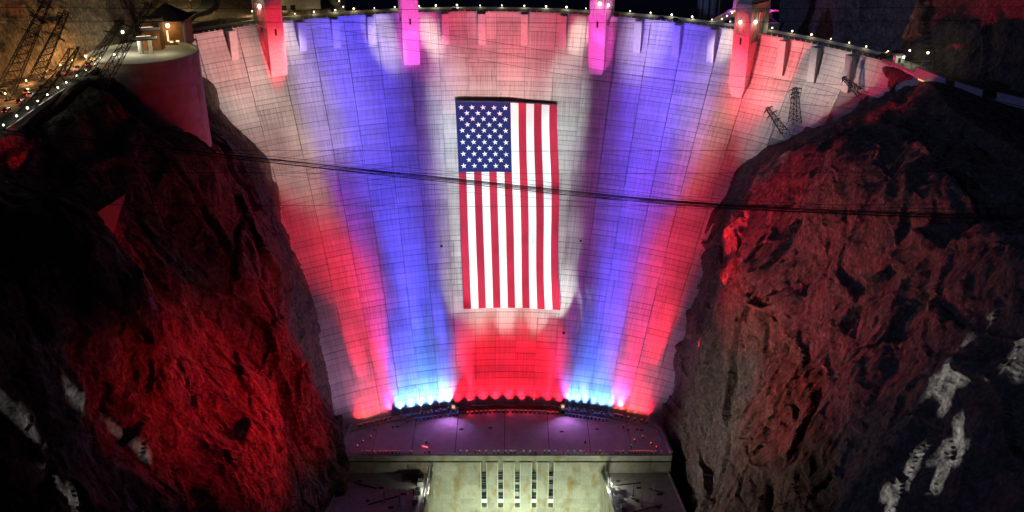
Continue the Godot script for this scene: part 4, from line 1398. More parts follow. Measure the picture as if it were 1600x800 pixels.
	for q in PATCHES:
		var t := Vector3(q[0], q[1], q[2])
		var side := signf(t.x)
		var p := Vector3(-side * 58, -205.0, t.z + 6)
		var aim := (t - p).normalized()
		var f := floodlight(p, aim, "cool", "%s narrow white riverbank floodlight aimed at the cliffs" % ORDINAL[i], case, lens["cool"], "riverbank floodlights")
		var e := 85000.0 if side > 0 else 15000.0
		var head := p + Vector3(0, 1.05, 0) + aim
		var tall := Vector3(0, 0.92, -0.4 * side)                 # the beams run together into a ragged star
		var wide := Vector3(0, 0.35, 0.9)
		var r := 1.0 if side > 0 else 0.75
		spot(f, head, t, "cool", 0.62 * r, 0.3, e)
		for arm in [[tall, 2.6, 0.36], [tall, 4.4, 0.24], [tall, 6.0, 0.14], [tall, -2.6, 0.34], [tall, -4.4, 0.2], [tall, -5.8, 0.12], [wide, 2.2, 0.3], [wide, 3.7, 0.16], [wide, -2.3, 0.3], [wide, -3.8, 0.16]]:
			if i % 3 == 1 and arm[0] == wide and arm[1] > 0: continue
			spot(f, head, t + arm[0] * arm[1] * r, "cool", arm[2] * r, 0.3, e * 0.9)
		i += 1

func spot(f: Node3D, at: Vector3, to: Vector3, c: String, angle: float, soft: float, e: float) -> void:
	var sp := SpotLight3D.new()
	sp.name = "beam"
	sp.light_color = TINT[c].linear_to_srgb()
	sp.light_energy = e
	sp.spot_range = 500
	sp.spot_attenuation = 2
	sp.spot_angle = angle
	sp.spot_angle_attenuation = soft
	sp.light_size = 0.25
	sp.shadow_enabled = true
	f.add_child(sp, true)
	sp.look_at_from_position(at, to)

var flood_meshes := {}
func floodlight(base: Vector3, aim: Vector3, c: String, label: String, case: Material, lens: Material, group := "") -> Node3D:
	var f := thing("floodlight", label, "floodlight", base, group if group else "floodlights on the dam")
	f.set_meta("tint", {"cyan": "bright blue", "warm": "warm white", "violet2": "violet", "violet3": "violet", "magenta": "pink", "deep": "deep red", "grey": "white", "ember": "orange red", "facade": "greenish white", "cool": "cool white"}.get(c, c))
	if flood_meshes.is_empty():
		var s := Shape.new()
		s.box(Vector3(0, 0.08, 0), Vector3(0.9, 0.16, 0.7))
		for sx in [-0.42, 0.42]: s.box(Vector3(sx, 0.6, 0), Vector3(0.08, 1.0, 0.3))
		flood_meshes["stand"] = s.mesh(case)
		s = Shape.new()
		s.box(Vector3(0, 0, 0.05), Vector3(0.72, 0.72, 0.5), Basis(Vector3.RIGHT, PI / 2), 0.8)
		for k in 4: s.box(Vector3(0, -0.27 + 0.18 * k, 0.36), Vector3(0.5, 0.05, 0.16))
		flood_meshes["head"] = s.mesh(case)
	if not flood_meshes.has(c):
		var s := Shape.new()
		s.tube(Vector3(0, 0, -0.2), Vector3(0, 0, -0.36), 0.33, 0.27, 10)
		flood_meshes[c] = s.mesh(lens)
	var flat := Vector3(aim.x, 0, aim.z).normalized()
	put("stand", flood_meshes["stand"], f).basis = Basis.looking_at(flat)
	var head := put("head", flood_meshes["head"], f)
	head.transform = Transform3D(Basis.looking_at(aim), Vector3(0, 1.05, 0))
	put("lens", flood_meshes[c], head)
	return f

# ---------------------------------------------------------------- lamps on the crest
func lamp_post(base: Vector3, h: float, r: float, e: float, c: Color, label: String, group: String, push := Vector3.ZERO) -> Node3D:
	var l := thing("street_lamp", label, "street lamp", base, group)
	var s := Shape.new()
	s.tube(Vector3.ZERO, Vector3(0, h, 0), 0.14, 0.09, 6)
	s.tube(Vector3.ZERO, Vector3(0, 0.4, 0), 0.26, 0.2, 6)
	obj("pole", s, mat("lamp iron", Color(0.04, 0.045, 0.045), 0.5, 0.3), l)
	s = Shape.new()
	s.ball(Vector3(0, h + r * 0.8, 0), r, 6, 8)
	obj("globe", s, glow("street lamp glow %.2f %.2f" % [c.g, c.b], c, 4.0), l)
	if e > 0:
		var om := OmniLight3D.new()
		om.name = "lamp_light"
		om.light_color = c.linear_to_srgb()
		om.light_energy = e
		om.omni_range = 80
		om.omni_attenuation = 2
		om.light_size = 0.2
		om.shadow_enabled = true
		om.position = Vector3(0, h + r * 0.8, 0) + (push if push != Vector3.ZERO else Vector3(0, r + 0.35, 0))
		l.add_child(om, true)
	return l

func build_crest_lamps() -> void:
	var i := 0
	for x in [-94.0, -85.9, -76.7, -68.4, -59.0, -49.5, -38.0, -30.0, -19.8, -8.6, 2.0, 12.9, 23.4, 33.2, 42.3, 62.7, 71.8, 81.0, 89.6, 97.7, 104.8, 120.3, 127.1, 133.3, 139.2, 144.4, 148.9, 154.2]:
		var p := crest(x, 8.5, 1.1)
		var toward := (crest(x, 4.0, 1.1) - p).normalized()
		var c := Color(1.0, 0.82, 0.5) if x < -56 or x > 110 else Color(1.0, 0.93, 0.72)
		lamp_post(p, 0.7, [0.3, 0.42, 0.25, 0.34, 0.46][(i * 3) % 5], (5.5 if x < 110 else 3.5) * [0.8, 1.4, 0.6, 1.0, 1.6][(i * 3) % 5], c, "%s lamp from the left along the far parapet of the dam crest" % ORDINAL[i], "lamps along the crest road", toward * 0.9 + Vector3(0, 0.2, 0))
		i += 1

# ---------------------------------------------------------------- left bank: round deck, visitor building, road with cars
func build_left_bank() -> void:
	var conc := mottled("deck concrete", Color(0.30, 0.27, 0.26), Color(0.46, 0.43, 0.41), 0.05, 101)
	var pale := mottled("pale paving", Color(0.38, 0.36, 0.28), Color(0.52, 0.5, 0.42), 0.08, 102)
	var copper := mottled("copper clad wall", Color(0.22, 0.09, 0.035), Color(0.36, 0.17, 0.075), 0.06, 103)
	var dark := mat("dark roof", Color(0.035, 0.034, 0.036), 0.6)
	var rail := mat("rail steel", Color(0.35, 0.33, 0.3), 0.4, 0.4)
	var g := thing("round_deck", "tall round concrete parking structure with open pale roof deck beside the dam", "parking structure", Vector3(-138.6, 3.6, 113.5))
	var s := Shape.new()
	s.has_n = true
	for i in 65:
		var t := TAU * i / 64
		var o := Vector3(cos(t), 0, sin(t))
		s.v.append_array([o * 21.2 + Vector3(0, 1.2, 0), o * 22.0 + Vector3(0, -52, 0)])
		s.n.append_array([o, o])
		s.uv.append_array([Vector2(i / 64.0, 0), Vector2(i / 64.0, 1)])
	for i in 64: s.ix.append_array([2 * i, 2 * i + 3, 2 * i + 2, 2 * i, 2 * i + 1, 2 * i + 3])
	var drum_mat: StandardMaterial3D = mats["board marked concrete"].duplicate()
	drum_mat.albedo_color = Color(0.86, 0.83, 0.84)
	obj("drum_wall", s, drum_mat, g)
	s = Shape.new()
	s.tube(Vector3(0, -1.4, 0), Vector3(0, 0, 0), 20.9, 20.9, 64)
	obj("roof_paving", s, pale, g)
	s = Shape.new()
	for i in 64:
		var a := TAU * i / 64
		var b := TAU * (i + 1) / 64
		var p := Vector3(cos(a), 0, sin(a))
		var q := Vector3(cos(b), 0, sin(b))
		s.quad(p * 20.6, q * 20.6, q * 20.6 + Vector3(0, 1.3, 0), p * 20.6 + Vector3(0, 1.3, 0))
		s.quad(p * 20.6 + Vector3(0, 1.3, 0), q * 20.6 + Vector3(0, 1.3, 0), q * 21.3 + Vector3(0, 1.3, 0), p * 21.3 + Vector3(0, 1.3, 0))
	obj("parapet", s, pale, g)
	s = Shape.new()
	s.box(Vector3(13.5, -33.0, 15.8), Vector3(2.2, 3.0, 3.2))
	obj("wall_hatch", s, mat("pale paint"  , Color(0.5, 0.48, 0.44)), g)
	# viewing terraces stepping down from the visitor building onto the round deck
	var v := thing("viewing_terraces", "stack of dark lit viewing terraces on a pier above the round deck", "terraces", Vector3(-138.5, 3.6, 110.0))
	for k in 3:
		var y := 6.0 + 3.0 * k
		s = Shape.new()
		s.box(Vector3(0.8 * k, y, -2.8 * k), Vector3(9.2, 0.7, 5.6), Basis(Vector3.UP, 0.35))
		obj("terrace_floor", s, dark, v)
		s = Shape.new()
		var b := Basis(Vector3.UP, 0.35)
		for e in [[Vector3(-4.6, 0.9, 2.8), Vector3(4.6, 0.9, 2.8)], [Vector3(4.6, 0.9, 2.8), Vector3(4.6, 0.9, -2.8)], [Vector3(-4.6, 0.9, 2.8), Vector3(-4.6, 0.9, -2.8)]]:
			s.tube(Vector3(0.8 * k, y, -2.8 * k) + b * e[0], Vector3(0.8 * k, y, -2.8 * k) + b * e[1], 0.16, 0.16, 5)
			s.tube(Vector3(0.8 * k, y - 0.5, -2.8 * k) + b * e[0], Vector3(0.8 * k, y - 0.5, -2.8 * k) + b * e[1], 0.16, 0.16, 5)
		obj("railing", s, rail, v)
		s = Shape.new()
		s.box(Vector3(0.8 * k - 1.0, y + 0.45, -2.8 * k - 2.0), Vector3(5.5, 0.12, 0.3), b)
		obj("strip_light", s, glow("terrace strip light", Color(1.0, 0.84, 0.6), 1.6), v)
	s = Shape.new()
	s.tube(Vector3(-1.8, 0, 0.5), Vector3(-1.8, 6, 0.5), 1.0, 1.0, 10)
	s.tube(Vector3(2.2, 0, 0.5), Vector3(2.2, 6, 0.5), 0.7, 0.7, 10)
	obj("pier", s, pale, v)
	s = Shape.new()
	s.box(Vector3(0.8, 6.5, -8), Vector3(7, 13, 5))
	obj("lift_core", s, copper, v)
	omni(v, Vector3(-3.4, 5.0, 3.2), Color(1, 0.93, 0.75), 26.0)
	omni(v, Vector3(-9.0, 3.0, 1.0), Color(1, 0.96, 0.8), 16.0)
	omni(v, Vector3(8.0, 5.4, 2.0), Color(1, 0.9, 0.62), 26.0)
	omni(v, Vector3(-6.0, 9.2, -2.0), Color(1, 0.85, 0.6), 5.0)
	omni(v, Vector3(5.8, 10.0, 2.0), Color(1, 0.85, 0.6), 5.0)
	# visitor building
	var b := thing("visitor_building", "copper brown visitor building with dark pyramid roof above the round deck", "building", Vector3(-135.5, 2.4, 88.0))
	s = Shape.new()
	s.box(Vector3(0, 5.6, 0), Vector3(15.4, 11.2, 13))
	obj("wall", s, copper, b)
	s = Shape.new()
	var e := [Vector3(-8.6, 11.2, 7.4), Vector3(8.6, 11.2, 7.4), Vector3(8.6, 11.2, -7.4), Vector3(-8.6, 11.2, -7.4)]
	for i in 4: s.tri(e[i], Vector3(-0.4, 17.4, 0), e[(i + 1) % 4])
	s.quad(e[0], e[1], e[2], e[3])
	obj("roof", s, dark, b)
	s = Shape.new()
	s.box(Vector3(7.9, 5.0, 5.4), Vector3(0.5, 10, 2.0))
	obj("corner_column", s, pale, b)
	for k in 2:
		s = Shape.new()
		s.box(Vector3(2.4 + 2.6 * k, 2.6 + 0.3 * k, 6.55), Vector3(1.4, 0.7, 0.1))
		obj("lit_window", s, glow("warm window", Color(1.0, 0.75, 0.4), 1.3), b)
	s = Shape.new()
	s.box(Vector3(1.2, 5.0, 6.55), Vector3(0.7, 4.4, 0.1))
	obj("lit_window", s, mats["warm window"], b)
	s = Shape.new()
	s.ball(Vector3(2.0, 9.4, 7.4), 0.85, 6, 10)
	var lamp := obj("wall_lamp", s, glow("building lamp", Color(1.0, 0.9, 0.6), 6.0), b)
	omni(lamp, Vector3(2.0, 9.2, 8.7), Color(1.0, 0.72, 0.36), 17.0)
	# the bright mast lamp left of it
	var ml := lamp_post(Vector3(-149.0, 2.4, 104.0), 8.0, 0.62, 46.0, Color(0.85, 1.0, 0.9), "tall cool white lamp standing alone below the amber cliff", "tall lamps on the left bank")
	ml.set_meta("group", "")
	# road with lamps along the canyon rim
	var i := 0
	var lp := [Vector3(-147.9, 2.5, 213), Vector3(-148.4, 2.5, 203), Vector3(-149.0, 2.5, 194), Vector3(-149.6, 2.5, 185), Vector3(-149.9, 2.5, 177), Vector3(-150.1, 2.5, 168), Vector3(-150.4, 2.5, 160), Vector3(-150.8, 2.5, 150), Vector3(-151.0, 2.5, 141), Vector3(-151.6, 2.5, 131), Vector3(-152.6, 2.5, 122), Vector3(-149.5, 2.5, 116)]
	for p in lp:
		lamp_post(p + Vector3(0.5, 0, 0), 1.6, 0.3 + 0.05 * (i % 3), 6.0, Color(0.92, 1.0, 0.82), "%s low lamp from the near end of the rim road wall" % ORDINAL[i], "lamps along the rim road")
		i += 1
	i = 0
	for p in [Vector3(-163.0, 2.5, 178), Vector3(-164.0, 2.5, 160), Vector3(-163.0, 2.5, 146), Vector3(-161.8, 2.5, 136), Vector3(-160.6, 2.5, 128), Vector3(-158.5, 2.5, 121)]:
		lamp_post(p, 2.2, 0.32, 70.0, Color(1.0, 0.55, 0.2), "%s amber lamp from the near end below the amber cliff" % ORDINAL[i], "amber lamps below the cliff")
		i += 1
	var rw := thing("rim_wall", "low pale parapet wall along the rim road above the dark slope", "wall", Vector3.ZERO)
	for k in 11:
		var a: Vector3 = lp[k] + Vector3(1.4, 0, 0)
		var c: Vector3 = lp[k + 1] + Vector3(1.4, 0, 0)
		s = Shape.new()
		var d := c - a
		s.box((a + c) / 2 + Vector3(0, 0.1, 0), Vector3(0.5, 1.6, d.length() - 0.2), Basis(Vector3.UP, atan2(d.x, d.z)))
		obj("wall_section", s, pale, rw)
	# parked cars
	var first: Node3D = null
	i = 0
	var paints := [[Color(0.5, 0.5, 0.5), "silver"], [Color(0.03, 0.03, 0.035), "black"], [Color(0.35, 0.02, 0.02), "red"], [Color(0.75, 0.75, 0.74), "white"], [Color(0.04, 0.06, 0.16), "blue"]]
	for q in [[-156.0, 204.0], [-156.6, 192.0], [-156.9, 181.0], [-157.2, 172.0], [-157.5, 163.0], [-157.6, 155.0], [-157.4, 148.0], [-157.2, 140.5], [-156.8, 133.5], [-155.0, 126.5], [-160.4, 168.0], [-160.6, 157.0]]:
		car(Vector3(q[0], 2.6, q[1]), rng.randf_range(-0.15, 0.15) + 0.05, paints[i % 5], "%s parked car from the near end of the rim road, %s paint" % [ORDINAL[i], paints[i % 5][1]], "cars along the rim road")
		i += 1
	i = 0
	for x in [-21.0, 57.5, 78.0, 84.0]:
		var bb := crest_basis(x)
		car(crest(x, 5.0, 0.05), atan2(bb.x.x, bb.x.z) + PI, paints[(i * 2) % 5], "%s car from the left on the dam crest road, %s paint" % [ORDINAL[i], paints[(i * 2) % 5][1]], "cars on the crest road")
		i += 1

func omni(parent: Node3D, at: Vector3, c: Color, e: float) -> void:
	var om := OmniLight3D.new()
	om.name = "lamp_light"
	om.light_color = c.linear_to_srgb()
	om.light_energy = e
	om.omni_range = 90
	om.omni_attenuation = 2
	om.light_size = 0.3
	om.shadow_enabled = true
	om.position = at
	parent.add_child(om, true)

func car(at: Vector3, turn: float, paint: Array, label: String, group: String) -> void:
	var c := thing("parked_car", label, "car", at, group)
	c.rotation.y = turn
	var s := Shape.new()
	s.box(Vector3(0, 0.62, 0), Vector3(1.8, 0.62, 4.4), Basis.IDENTITY, 0.95)
	obj("body", s, mat("car paint " + paint[1], paint[0], 0.3), c)
	s = Shape.new()
	s.box(Vector3(0, 1.18, 0.15), Vector3(1.66, 0.55, 2.5), Basis.IDENTITY, 0.74)
	obj("cabin", s, mat("dark glass", Color(0.02, 0.025, 0.03), 0.15), c)
	for w in [[-0.82, 1.35], [0.82, 1.35], [-0.82, -1.35], [0.82, -1.35]]:
		s = Shape.new()
		s.tube(Vector3(w[0] - 0.12, 0.33, w[1]), Vector3(w[0] + 0.12, 0.33, w[1]), 0.33, 0.33, 10)
		obj("wheel", s, mat("tyre", Color(0.02, 0.02, 0.02)), c)
	for x in [-0.62, 0.62]:
		s = Shape.new()
		s.box(Vector3(x, 0.68, 2.2), Vector3(0.34, 0.2, 0.12))
		obj("tail_light", s, glow("tail light", Color(1, 0.05, 0.05), 2.0), c)

# ---------------------------------------------------------------- intake towers and what stands behind the crest
func build_intakes() -> void:
	var conc := mottled("intake concrete", Color(0.30, 0.31, 0.30), Color(0.46, 0.46, 0.45), 0.06, 111)
	var s: Shape
	# the glowing one on the right
	var t := thing("intake_tower", "round intake tower with fins glowing pink, violet and orange behind the crest", "tower", Vector3(124.5, 0, 14.0))
	s = Shape.new()
	s.box(Vector3(1.5, -13.0, 2), Vector3(21, 24, 15))
	obj("plinth", s, conc, t)
	s = Shape.new()
	s.tube(Vector3(0, 1.0, 0), Vector3(0, 3.6, 0), 10.6, 10.2, 24)
	obj("base_ring", s, conc, t)
	s = Shape.new()
	s.tube(Vector3(0, 3.6, 0), Vector3(0, 34, 0), 7.4, 7.2, 24)
	obj("drum", s, conc, t)
	for k in 12:
		var a := TAU * k / 12 + 0.2
		s = Shape.new()
		s.box(Vector3(cos(a), 0, sin(a)) * 8.1 + Vector3(0, 18.5, 0), Vector3(1.5, 30, 1.9), Basis(Vector3.UP, -a), 0.96)
		obj("fin", s, conc, t)
		var b := a + TAU / 24
		if sin(b) > -0.3:
			var c: Color = [Color(1, 0.05, 0.45), Color(1, 0.32, 0.06), Color(0.3, 0.08, 1.0)][k % 3]
			omni(t, Vector3(cos(b), 0, sin(b)) * 10.2 + Vector3(0, 4.6, 0), c, 9.0)
	for a in [0.35, 2.75]:
		s = Shape.new()
		s.box(Vector3(cos(a), 0, sin(a)) * 11.4 + Vector3(0, 4.0, 0), Vector3(3.6, 0.6, 2.2), Basis(Vector3.UP, -a))
		obj("bracket", s, conc, t)
		omni(t, Vector3(cos(a), 0, sin(a)) * 11.6 + Vector3(0, 5.6, 0), Color(1, 0.03, 0.2), 6.0)
	# the dark one beyond it and its twin on the left
	for q in [[Vector3(120.0, -22, -62), "dark fluted intake tower rising from the water behind the pink one"], [Vector3(-93.0, -22, -58), "grey fluted intake tower rising from the water behind the left crest"]]:
		var d := thing("intake_tower", q[1], "tower", q[0])
		s = Shape.new()
		s.tube(Vector3.ZERO, Vector3(0, 62, 0), 6.6, 6.2, 24)
		obj("drum", s, conc, d)
		for k in 12:
			var a := TAU * k / 12
			s = Shape.new()
			s.box(Vector3(cos(a), 0, sin(a)) * 7.0 + Vector3(0, 30, 0), Vector3(1.4, 60, 1.6), Basis(Vector3.UP, -a))
			obj("fin", s, conc, d)
	# footbridges to the towers
	for q in [[crest(99.0, 8.6, 0.3), Vector3(117.5, 2.6, 12.0), "grey footbridge with small lamps leading to the pink intake tower"], [crest(-74.0, 8.6, 0.3), Vector3(-93.0, 3.2, -46.0), "footbridge with red strip leading to the left intake tower"]]:
		var br := thing("footbridge", q[2], "bridge", Vector3.ZERO)
		var d: Vector3 = q[1] - q[0]
		var bas := Basis.looking_at(d.normalized())
		s = Shape.new()
		s.box((q[0] + q[1]) / 2, Vector3(4.0, 0.8, d.length()), bas)
		obj("deck", s, conc, br)
		for sx in [-2.0, 2.0]:
			s = Shape.new()
			s.box((q[0] + q[1]) / 2 + bas * Vector3(sx, 0.9, 0), Vector3(0.25, 1.1, d.length()), bas)
			obj("side_wall", s, conc, br)
		if q[0].x < 0:
			s = Shape.new()
			s.box((q[0] + q[1]) / 2 + bas * Vector3(2.2, 0.9, -12), Vector3(0.12, 0.5, d.length() * 0.5), bas)
			obj("red_light_strip", s, glow("red strip light", Color(1, 0.04, 0.08), 0.6), br)
		var n := 4
		for k in n:
			s = Shape.new()
			var at: Vector3 = q[0].lerp(q[1], (k + 0.5) / n) + bas * Vector3(2.0, 1.7, 0)
			s.ball(at, 0.3, 5, 8)
			var lm := obj("lamp", s, mats["building lamp"], br)
			omni(lm, at + Vector3(0, 0.6, 0), Color(1, 0.8, 0.5), 2.0)
	# a plain block of a building behind the left of the crest
	var hb := thing("gatehouse", "plain pale concrete block with two small dark windows behind the left crest", "building", Vector3(-100.0, 1.0, 6.0))
	s = Shape.new()
	s.box(Vector3(0, 6, 0), Vector3(24, 13, 9), Basis(Vector3.UP, 0.45))
	obj("wall", s, mottled("gatehouse wall", Color(0.30, 0.27, 0.2), Color(0.44, 0.4, 0.31), 0.07, 112), hb)
	for k in 2:
		var w := Shape.new()
		var bb := Basis(Vector3.UP, 0.45)
		w.box(bb * Vector3(-6.5 + 4.6 * k, 3.4, 4.52), Vector3(2.6, 2.4, 0.1), bb)
		obj("window", w, mat("dark opening", Color(0.02, 0.02, 0.02)), hb)
	var x := -118.0
	for p in [Vector3(-117, 1.2, 22), Vector3(-106, 1.2, 14)]:
		lamp_post(p, 3.0, 0.4, 60.0, Color(1.0, 0.78, 0.42), "amber lamp %s the pale gatehouse behind the crest" % ["left of", "in front of"][0 if x < -117 else 1], "lamps by the gatehouse")
		x += 10
	lamp_post(Vector3(-146, 6.0, 22), 4.0, 0.4, 130.0, Color(1.0, 0.8, 0.42), "amber lamp on the inner bend of the curving dark road", "lamps by the curving road")

# ---------------------------------------------------------------- right bank
func build_right_bank() -> void:
	var wall := mottled("retaining wall", Color(0.20, 0.17, 0.22), Color(0.3, 0.26, 0.32), 0.08, 121)
	var s: Shape
	var slab := Shape.new()
	var tri := [Vector3(-126.5, -25.5, 216.0), Vector3(-120.5, -24.3, 196.0), Vector3(-119.9, -32.4, 214.0)]
	var deep := Vector3(-7, -5, -4)
	slab.tri(tri[0], tri[1], tri[2])
	for k in 3: slab.quad(tri[k], tri[(k + 1) % 3], tri[(k + 1) % 3] + deep, tri[k] + deep)
	tag(obj("rock_slab", slab, mottled("slab rock", Color(0.22, 0.17, 0.14), Color(0.3, 0.24, 0.2), 0.08, 131)), "smooth triangular rock slab glowing dull red on the dark left slope", "rock")
	var names := ["short dark retaining wall nearest the dam on the right bank road", "middle dark retaining wall on the right bank road", "long dark retaining wall at the near end of the right bank road"]
	var i := 0
	for q in [[Vector3(157.5, 0, 142), Vector3(161.5, 0, 160)], [Vector3(163.0, 0, 164), Vector3(167.5, 0, 176)], [Vector3(171.0, 0, 179), Vector3(186.0, 0, 203)]]:
		var w := thing("retaining_wall", names[i], "wall", Vector3.ZERO, "retaining walls of the right bank road")
		var d: Vector3 = q[1] - q[0]
		var bas := Basis(Vector3.UP, atan2(d.x, d.z))
		s = Shape.new()
		s.box((q[0] + q[1]) / 2 + Vector3(0, 3.6, 0), Vector3(0.8, 3.8, d.length()), bas)
		obj("panel", s, wall, w)
		s = Shape.new()
		s.box((q[0] + q[1]) / 2 + Vector3(0, 5.6, 0), Vector3(1.2, 0.3, d.length() + 0.4), bas)
		obj("coping", s, wall, w)
		s = Shape.new()
		s.box((q[0] + q[1]) / 2 + bas * Vector3(-0.55, 1.75, 0), Vector3(0.3, 0.4, d.length() * 0.7), bas)
		obj("strip_light", s, glow("road strip light", Color(1.0, 0.7, 0.3), 1.0), w)
		omni(w, (q[0] + q[1]) / 2 + bas * Vector3(-1.6, 2.6, 0), Color(1.0, 0.72, 0.35), 1.6)
		i += 1
	var h := thing("gate_hut", "small lit gate hut with flat roof where the crest meets the right bank road", "hut", Vector3(158.5, 2.0, 121.0))
	s = Shape.new()
	s.box(Vector3(0, 1.6, 0), Vector3(3.4, 3.2, 3.0))
	obj("wall", s, mats["pale paint"], h)
	s = Shape.new()
	s.box(Vector3(0, 3.35, 0), Vector3(4.2, 0.3, 3.8))
	obj("roof", s, mats["bare concrete"], h)
	s = Shape.new()
	s.box(Vector3(-0.2, 1.5, 1.55), Vector3(1.0, 2.0, 0.1))
	obj("door", s, mat("dark opening", Color(0.02, 0.02, 0.02)), h)
	lamp_post(Vector3(157.8, 2.4, 127.5), 3.2, 0.42, 26.0, Color(0.95, 1.0, 0.75), "white lamp beside the gate hut at the end of the crest", "lamps at the right bank road")
	lamp_post(Vector3(167.0, 2.6, 127.0), 4.6, 0.5, 9.0, Color(1.0, 0.85, 0.5), "amber white lamp on the hill side of the right bank road", "lamps at the right bank road")
	lamp_post(Vector3(163.5, 2.6, 118.0), 3.6, 0.38, 6.0, Color(1.0, 0.93, 0.75), "lamp farther along the road behind the gate hut", "lamps at the right bank road")
	var gate := thing("road_gate", "pale green steel gate across the right bank road", "gate", Vector3(162.5, 2.8, 134.0))
	s = Shape.new()
	for x in [-4.0, 0.0, 4.0]: s.tube(Vector3(x, 0, 0), Vector3(x, 3.4, 0), 0.16)
	obj("post", s, mat("pale green steel", Color(0.3, 0.38, 0.28), 0.5, 0.2), gate)
	s = Shape.new()
	for y in [1.0, 2.0, 3.2]: s.tube(Vector3(-4, y, 0), Vector3(4, y, 0), 0.1)
	obj("rail", s, mats["pale green steel"], gate)

# ---------------------------------------------------------------- lattice pylons
func pylon(base: Vector3, top: Vector3, wide: float, tip: float, bays: int, arms: Array, label: String) -> void:
	var o := thing("lattice_pylon", label, "pylon", base, "power line pylons")
	var steel := mat("pylon steel", Color(0.022, 0.023, 0.027), 0.7, 0.1)
	var up := (top - base)
	var length := up.length()
	var y := up.normalized()
	var x := Vector3(1, 0, -0.25).normalized()
	x = (x - y * x.dot(y)).normalized()
	var z := x.cross(y)
	var at := func(i: float, sx: float, sz: float) -> Vector3:
		var w := lerpf(wide, tip, i / bays) * 0.5
		return y * length * i / bays + x * sx * w + z * sz * w
	var cs := [[-1, -1], [1, -1], [1, 1], [-1, 1]]
	for c in cs:
		var s := Shape.new()
		s.tube(at.call(0, c[0], c[1]), at.call(bays, c[0], c[1]), 0.17, 0.13, 5)
		obj("leg", s, steel, o)
	var br := Shape.new()
	for i in bays:
		for k in 4:
			var a: Array = cs[k]
			var b: Array = cs[(k + 1) % 4]
			br.tube(at.call(i, a[0], a[1]), at.call(i + 1, b[0], b[1]), 0.085, 0.085, 4, false)
			br.tube(at.call(i, b[0], b[1]), at.call(i + 1, a[0], a[1]), 0.085, 0.085, 4, false)
			br.tube(at.call(i + 1, a[0], a[1]), at.call(i + 1, b[0], b[1]), 0.085, 0.085, 4, false)
	tag(obj("bracing", br, steel, o), "", "", "", "stuff")
	for q in arms:
		var s := Shape.new()
		var c: Vector3 = y * length * q[0]
		for sz in [-0.35, 0.35]:
			s.tube(c - x * q[1] * 0.5, c + z * sz + y * 0.9, 0.1, 0.1, 4)
			s.tube(c + x * q[1] * 0.5, c + z * sz + y * 0.9, 0.1, 0.1, 4)
			s.tube(c - x * q[1] * 0.5, c + x * q[1] * 0.5, 0.12, 0.12, 4)
		for sx in [-0.48, 0.48]: s.tube(c + x * q[1] * sx, c + x * q[1] * sx - Vector3(0, 1.5, 0), 0.12, 0.07, 4)
		obj("crossarm", s, steel, o)

func build_pylons() -> void:
	var three := [[0.66, 7.5], [0.8, 6.5], [0.94, 5.5]]
	pylon(Vector3(-145.3, -4, 151.2), Vector3(-129.7, 25.4, 122.0), 4.2, 1.6, 13, [[0.72, 9.0], [0.86, 8.0], [0.97, 6.0]], "long lattice pylon leaning past the round deck toward the canyon")
	pylon(Vector3(-151.5, -2, 158.0), Vector3(-138.0, 21.0, 130.0), 3.6, 1.4, 11, [[0.8, 7.0], [0.95, 5.0]], "second leaning lattice pylon just left of the longest one")
	pylon(Vector3(-164.9, 2, 154.0), Vector3(-151.0, 26.8, 147.0), 4.4, 1.6, 11, three, "dark lattice pylon with three arms against the amber cliff")
	pylon(Vector3(-166.0, 2, 176.0), Vector3(-149.0, 34, 164.0), 5.4, 2.0, 12, three, "largest dark lattice pylon at the head of the rim road")
	pylon(Vector3(-162.7, 2, 136.4), Vector3(-158.1, 10.9, 134.0), 3.4, 0.5, 6, [], "small peaked lattice pylon before the amber cliff")
	pylon(Vector3(-158.5, 2, 146.0), Vector3(-151.5, 13.0, 141.0), 3.0, 0.6, 6, [[0.85, 4.0]], "small leaning pylon near the cars on the rim road")
	pylon(Vector3(-155, -2, 192.0), Vector3(-140.0, 14.0, 186.0), 4.0, 1.4, 9, [[0.8, 7.0], [0.96, 6.0]], "leaning pylon at the near end of the rim road")
	pylon(Vector3(126.3, -27, 103.0), Vector3(124.8, -12.2, 103.0), 4.0, 1.5, 7, [[0.72, 4.6], [0.83, 5.2], [0.95, 6.0]], "upright lattice pylon silhouetted against the red right side of the dam")
	pylon(Vector3(121.8, -30.5, 107.0), Vector3(111.7, -18.3, 112.0), 3.0, 1.2, 7, [[0.5, 4.0], [0.75, 5.0], [0.95, 4.4]], "strongly leaning lattice pylon beside the upright one on the right rim")
	pylon(Vector3(152.0, -14.5, 104.0), Vector3(144.0, -8.0, 102.0), 2.6, 0.9, 6, [[0.9, 3.6]], "small leaning pylon over the right end of the crest")

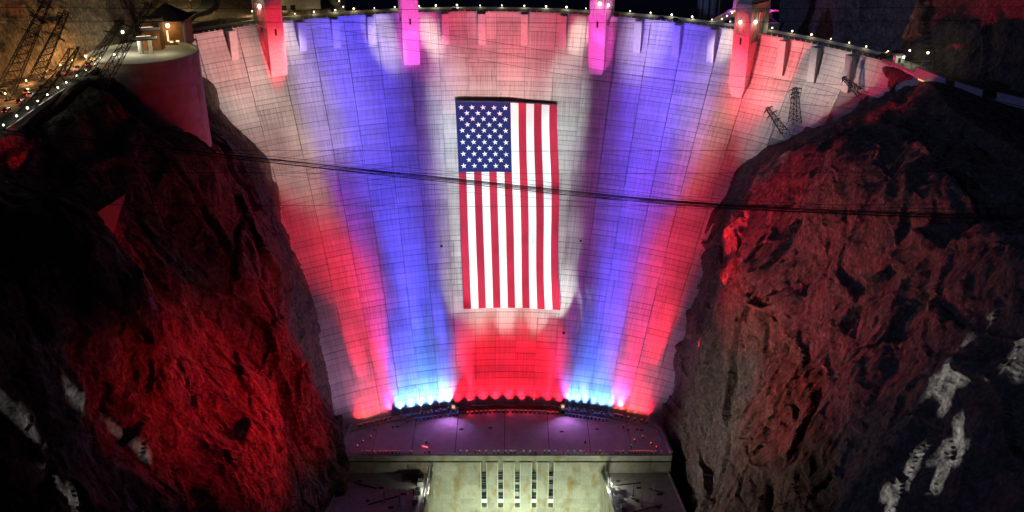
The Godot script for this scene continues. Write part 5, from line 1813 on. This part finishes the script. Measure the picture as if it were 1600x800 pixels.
# ---------------------------------------------------------------- cables
func cable(pts: Array, r: float, label: String, group: String) -> void:
	var s := Shape.new()
	var n := 28
	for i in n:
		s.tube(spline(pts, i / float(n)), spline(pts, (i + 1) / float(n)), r, r, 4, false)
	tag(obj("cable", s, mat("black cable", Color(0.012, 0.012, 0.013), 0.6)), label, "cable", group)

func build_cables() -> void:
	for k in 8:
		var a := (k - 3.5) * 0.11 if k < 6 else 0.55 + 0.35 * (k - 6)
		var dz := ((k * 5) % 7 - 3) * 0.5
		var w := 1.0 + 0.25 * sin(k * 2.1)
		var pts := []
		for q in [[-190, 24.6, 0.6], [-123.7, 16.6, 0.7], [-56.3, 8.8, 0.55], [-9.0, 3.6, 1.5], [60.4, -3.6, 1.15], [144.3, -7.3, 1.0], [210, -8.0, 1.0]]:
			pts.append(Vector3(q[0], q[1] + a * q[2] * w, 260 + dz))
		cable(pts, [0.06, 0.12, 0.06, 0.14, 0.09, 0.06, 0.05, 0.05][k], "%s cable from the bottom of the thick black bundle across the canyon" % ORDINAL[k], "cables of the black bundle")
	var i := 0
	var names := ["thin level cable high above the crest line towers", "thin level cable crossing the flag's canton low down", "thin level cable crossing the flag just under the canton", "thin level cable crossing the flag stripes below the bundle", "thin level cable just above the dam crest"]
	for y in [44.4, 11.5, 5.3, -3.8, 47.6]:
		cable([Vector3(-170, y + 0.6, 260), Vector3(-60, y, 260), Vector3(6, y - 0.25, 260), Vector3(70, y, 260), Vector3(180, y + 0.9, 260)], 0.055, names[i], "thin level cables")
		i += 1
	i = 0
	for q in [[46.0, 26.0], [43.5, 23.0], [41.0, 20.0]]:
		cable([Vector3(-40, q[0], 262), Vector3(0, q[0] - 5.6, 262), Vector3(50, (q[0] + q[1]) / 2 - 3.2, 262), Vector3(130, q[1], 262)], 0.04, "%s slanting wire from the top over the upper right of the dam" % ORDINAL[i], "slanting wires")
		i += 1
	i = 0
	for y in [8.2, 6.8]:
		cable([Vector3(-120, y + 4.0, 258), Vector3(-56, y - 2.6, 258), Vector3(0, y - 8.0, 258), Vector3(66, y - 12.6, 258), Vector3(150, y - 14, 258)], 0.04, "%s loose wire hanging just below the black bundle" % ["upper", "lower"][i], "loose wires below the bundle")
		i += 1
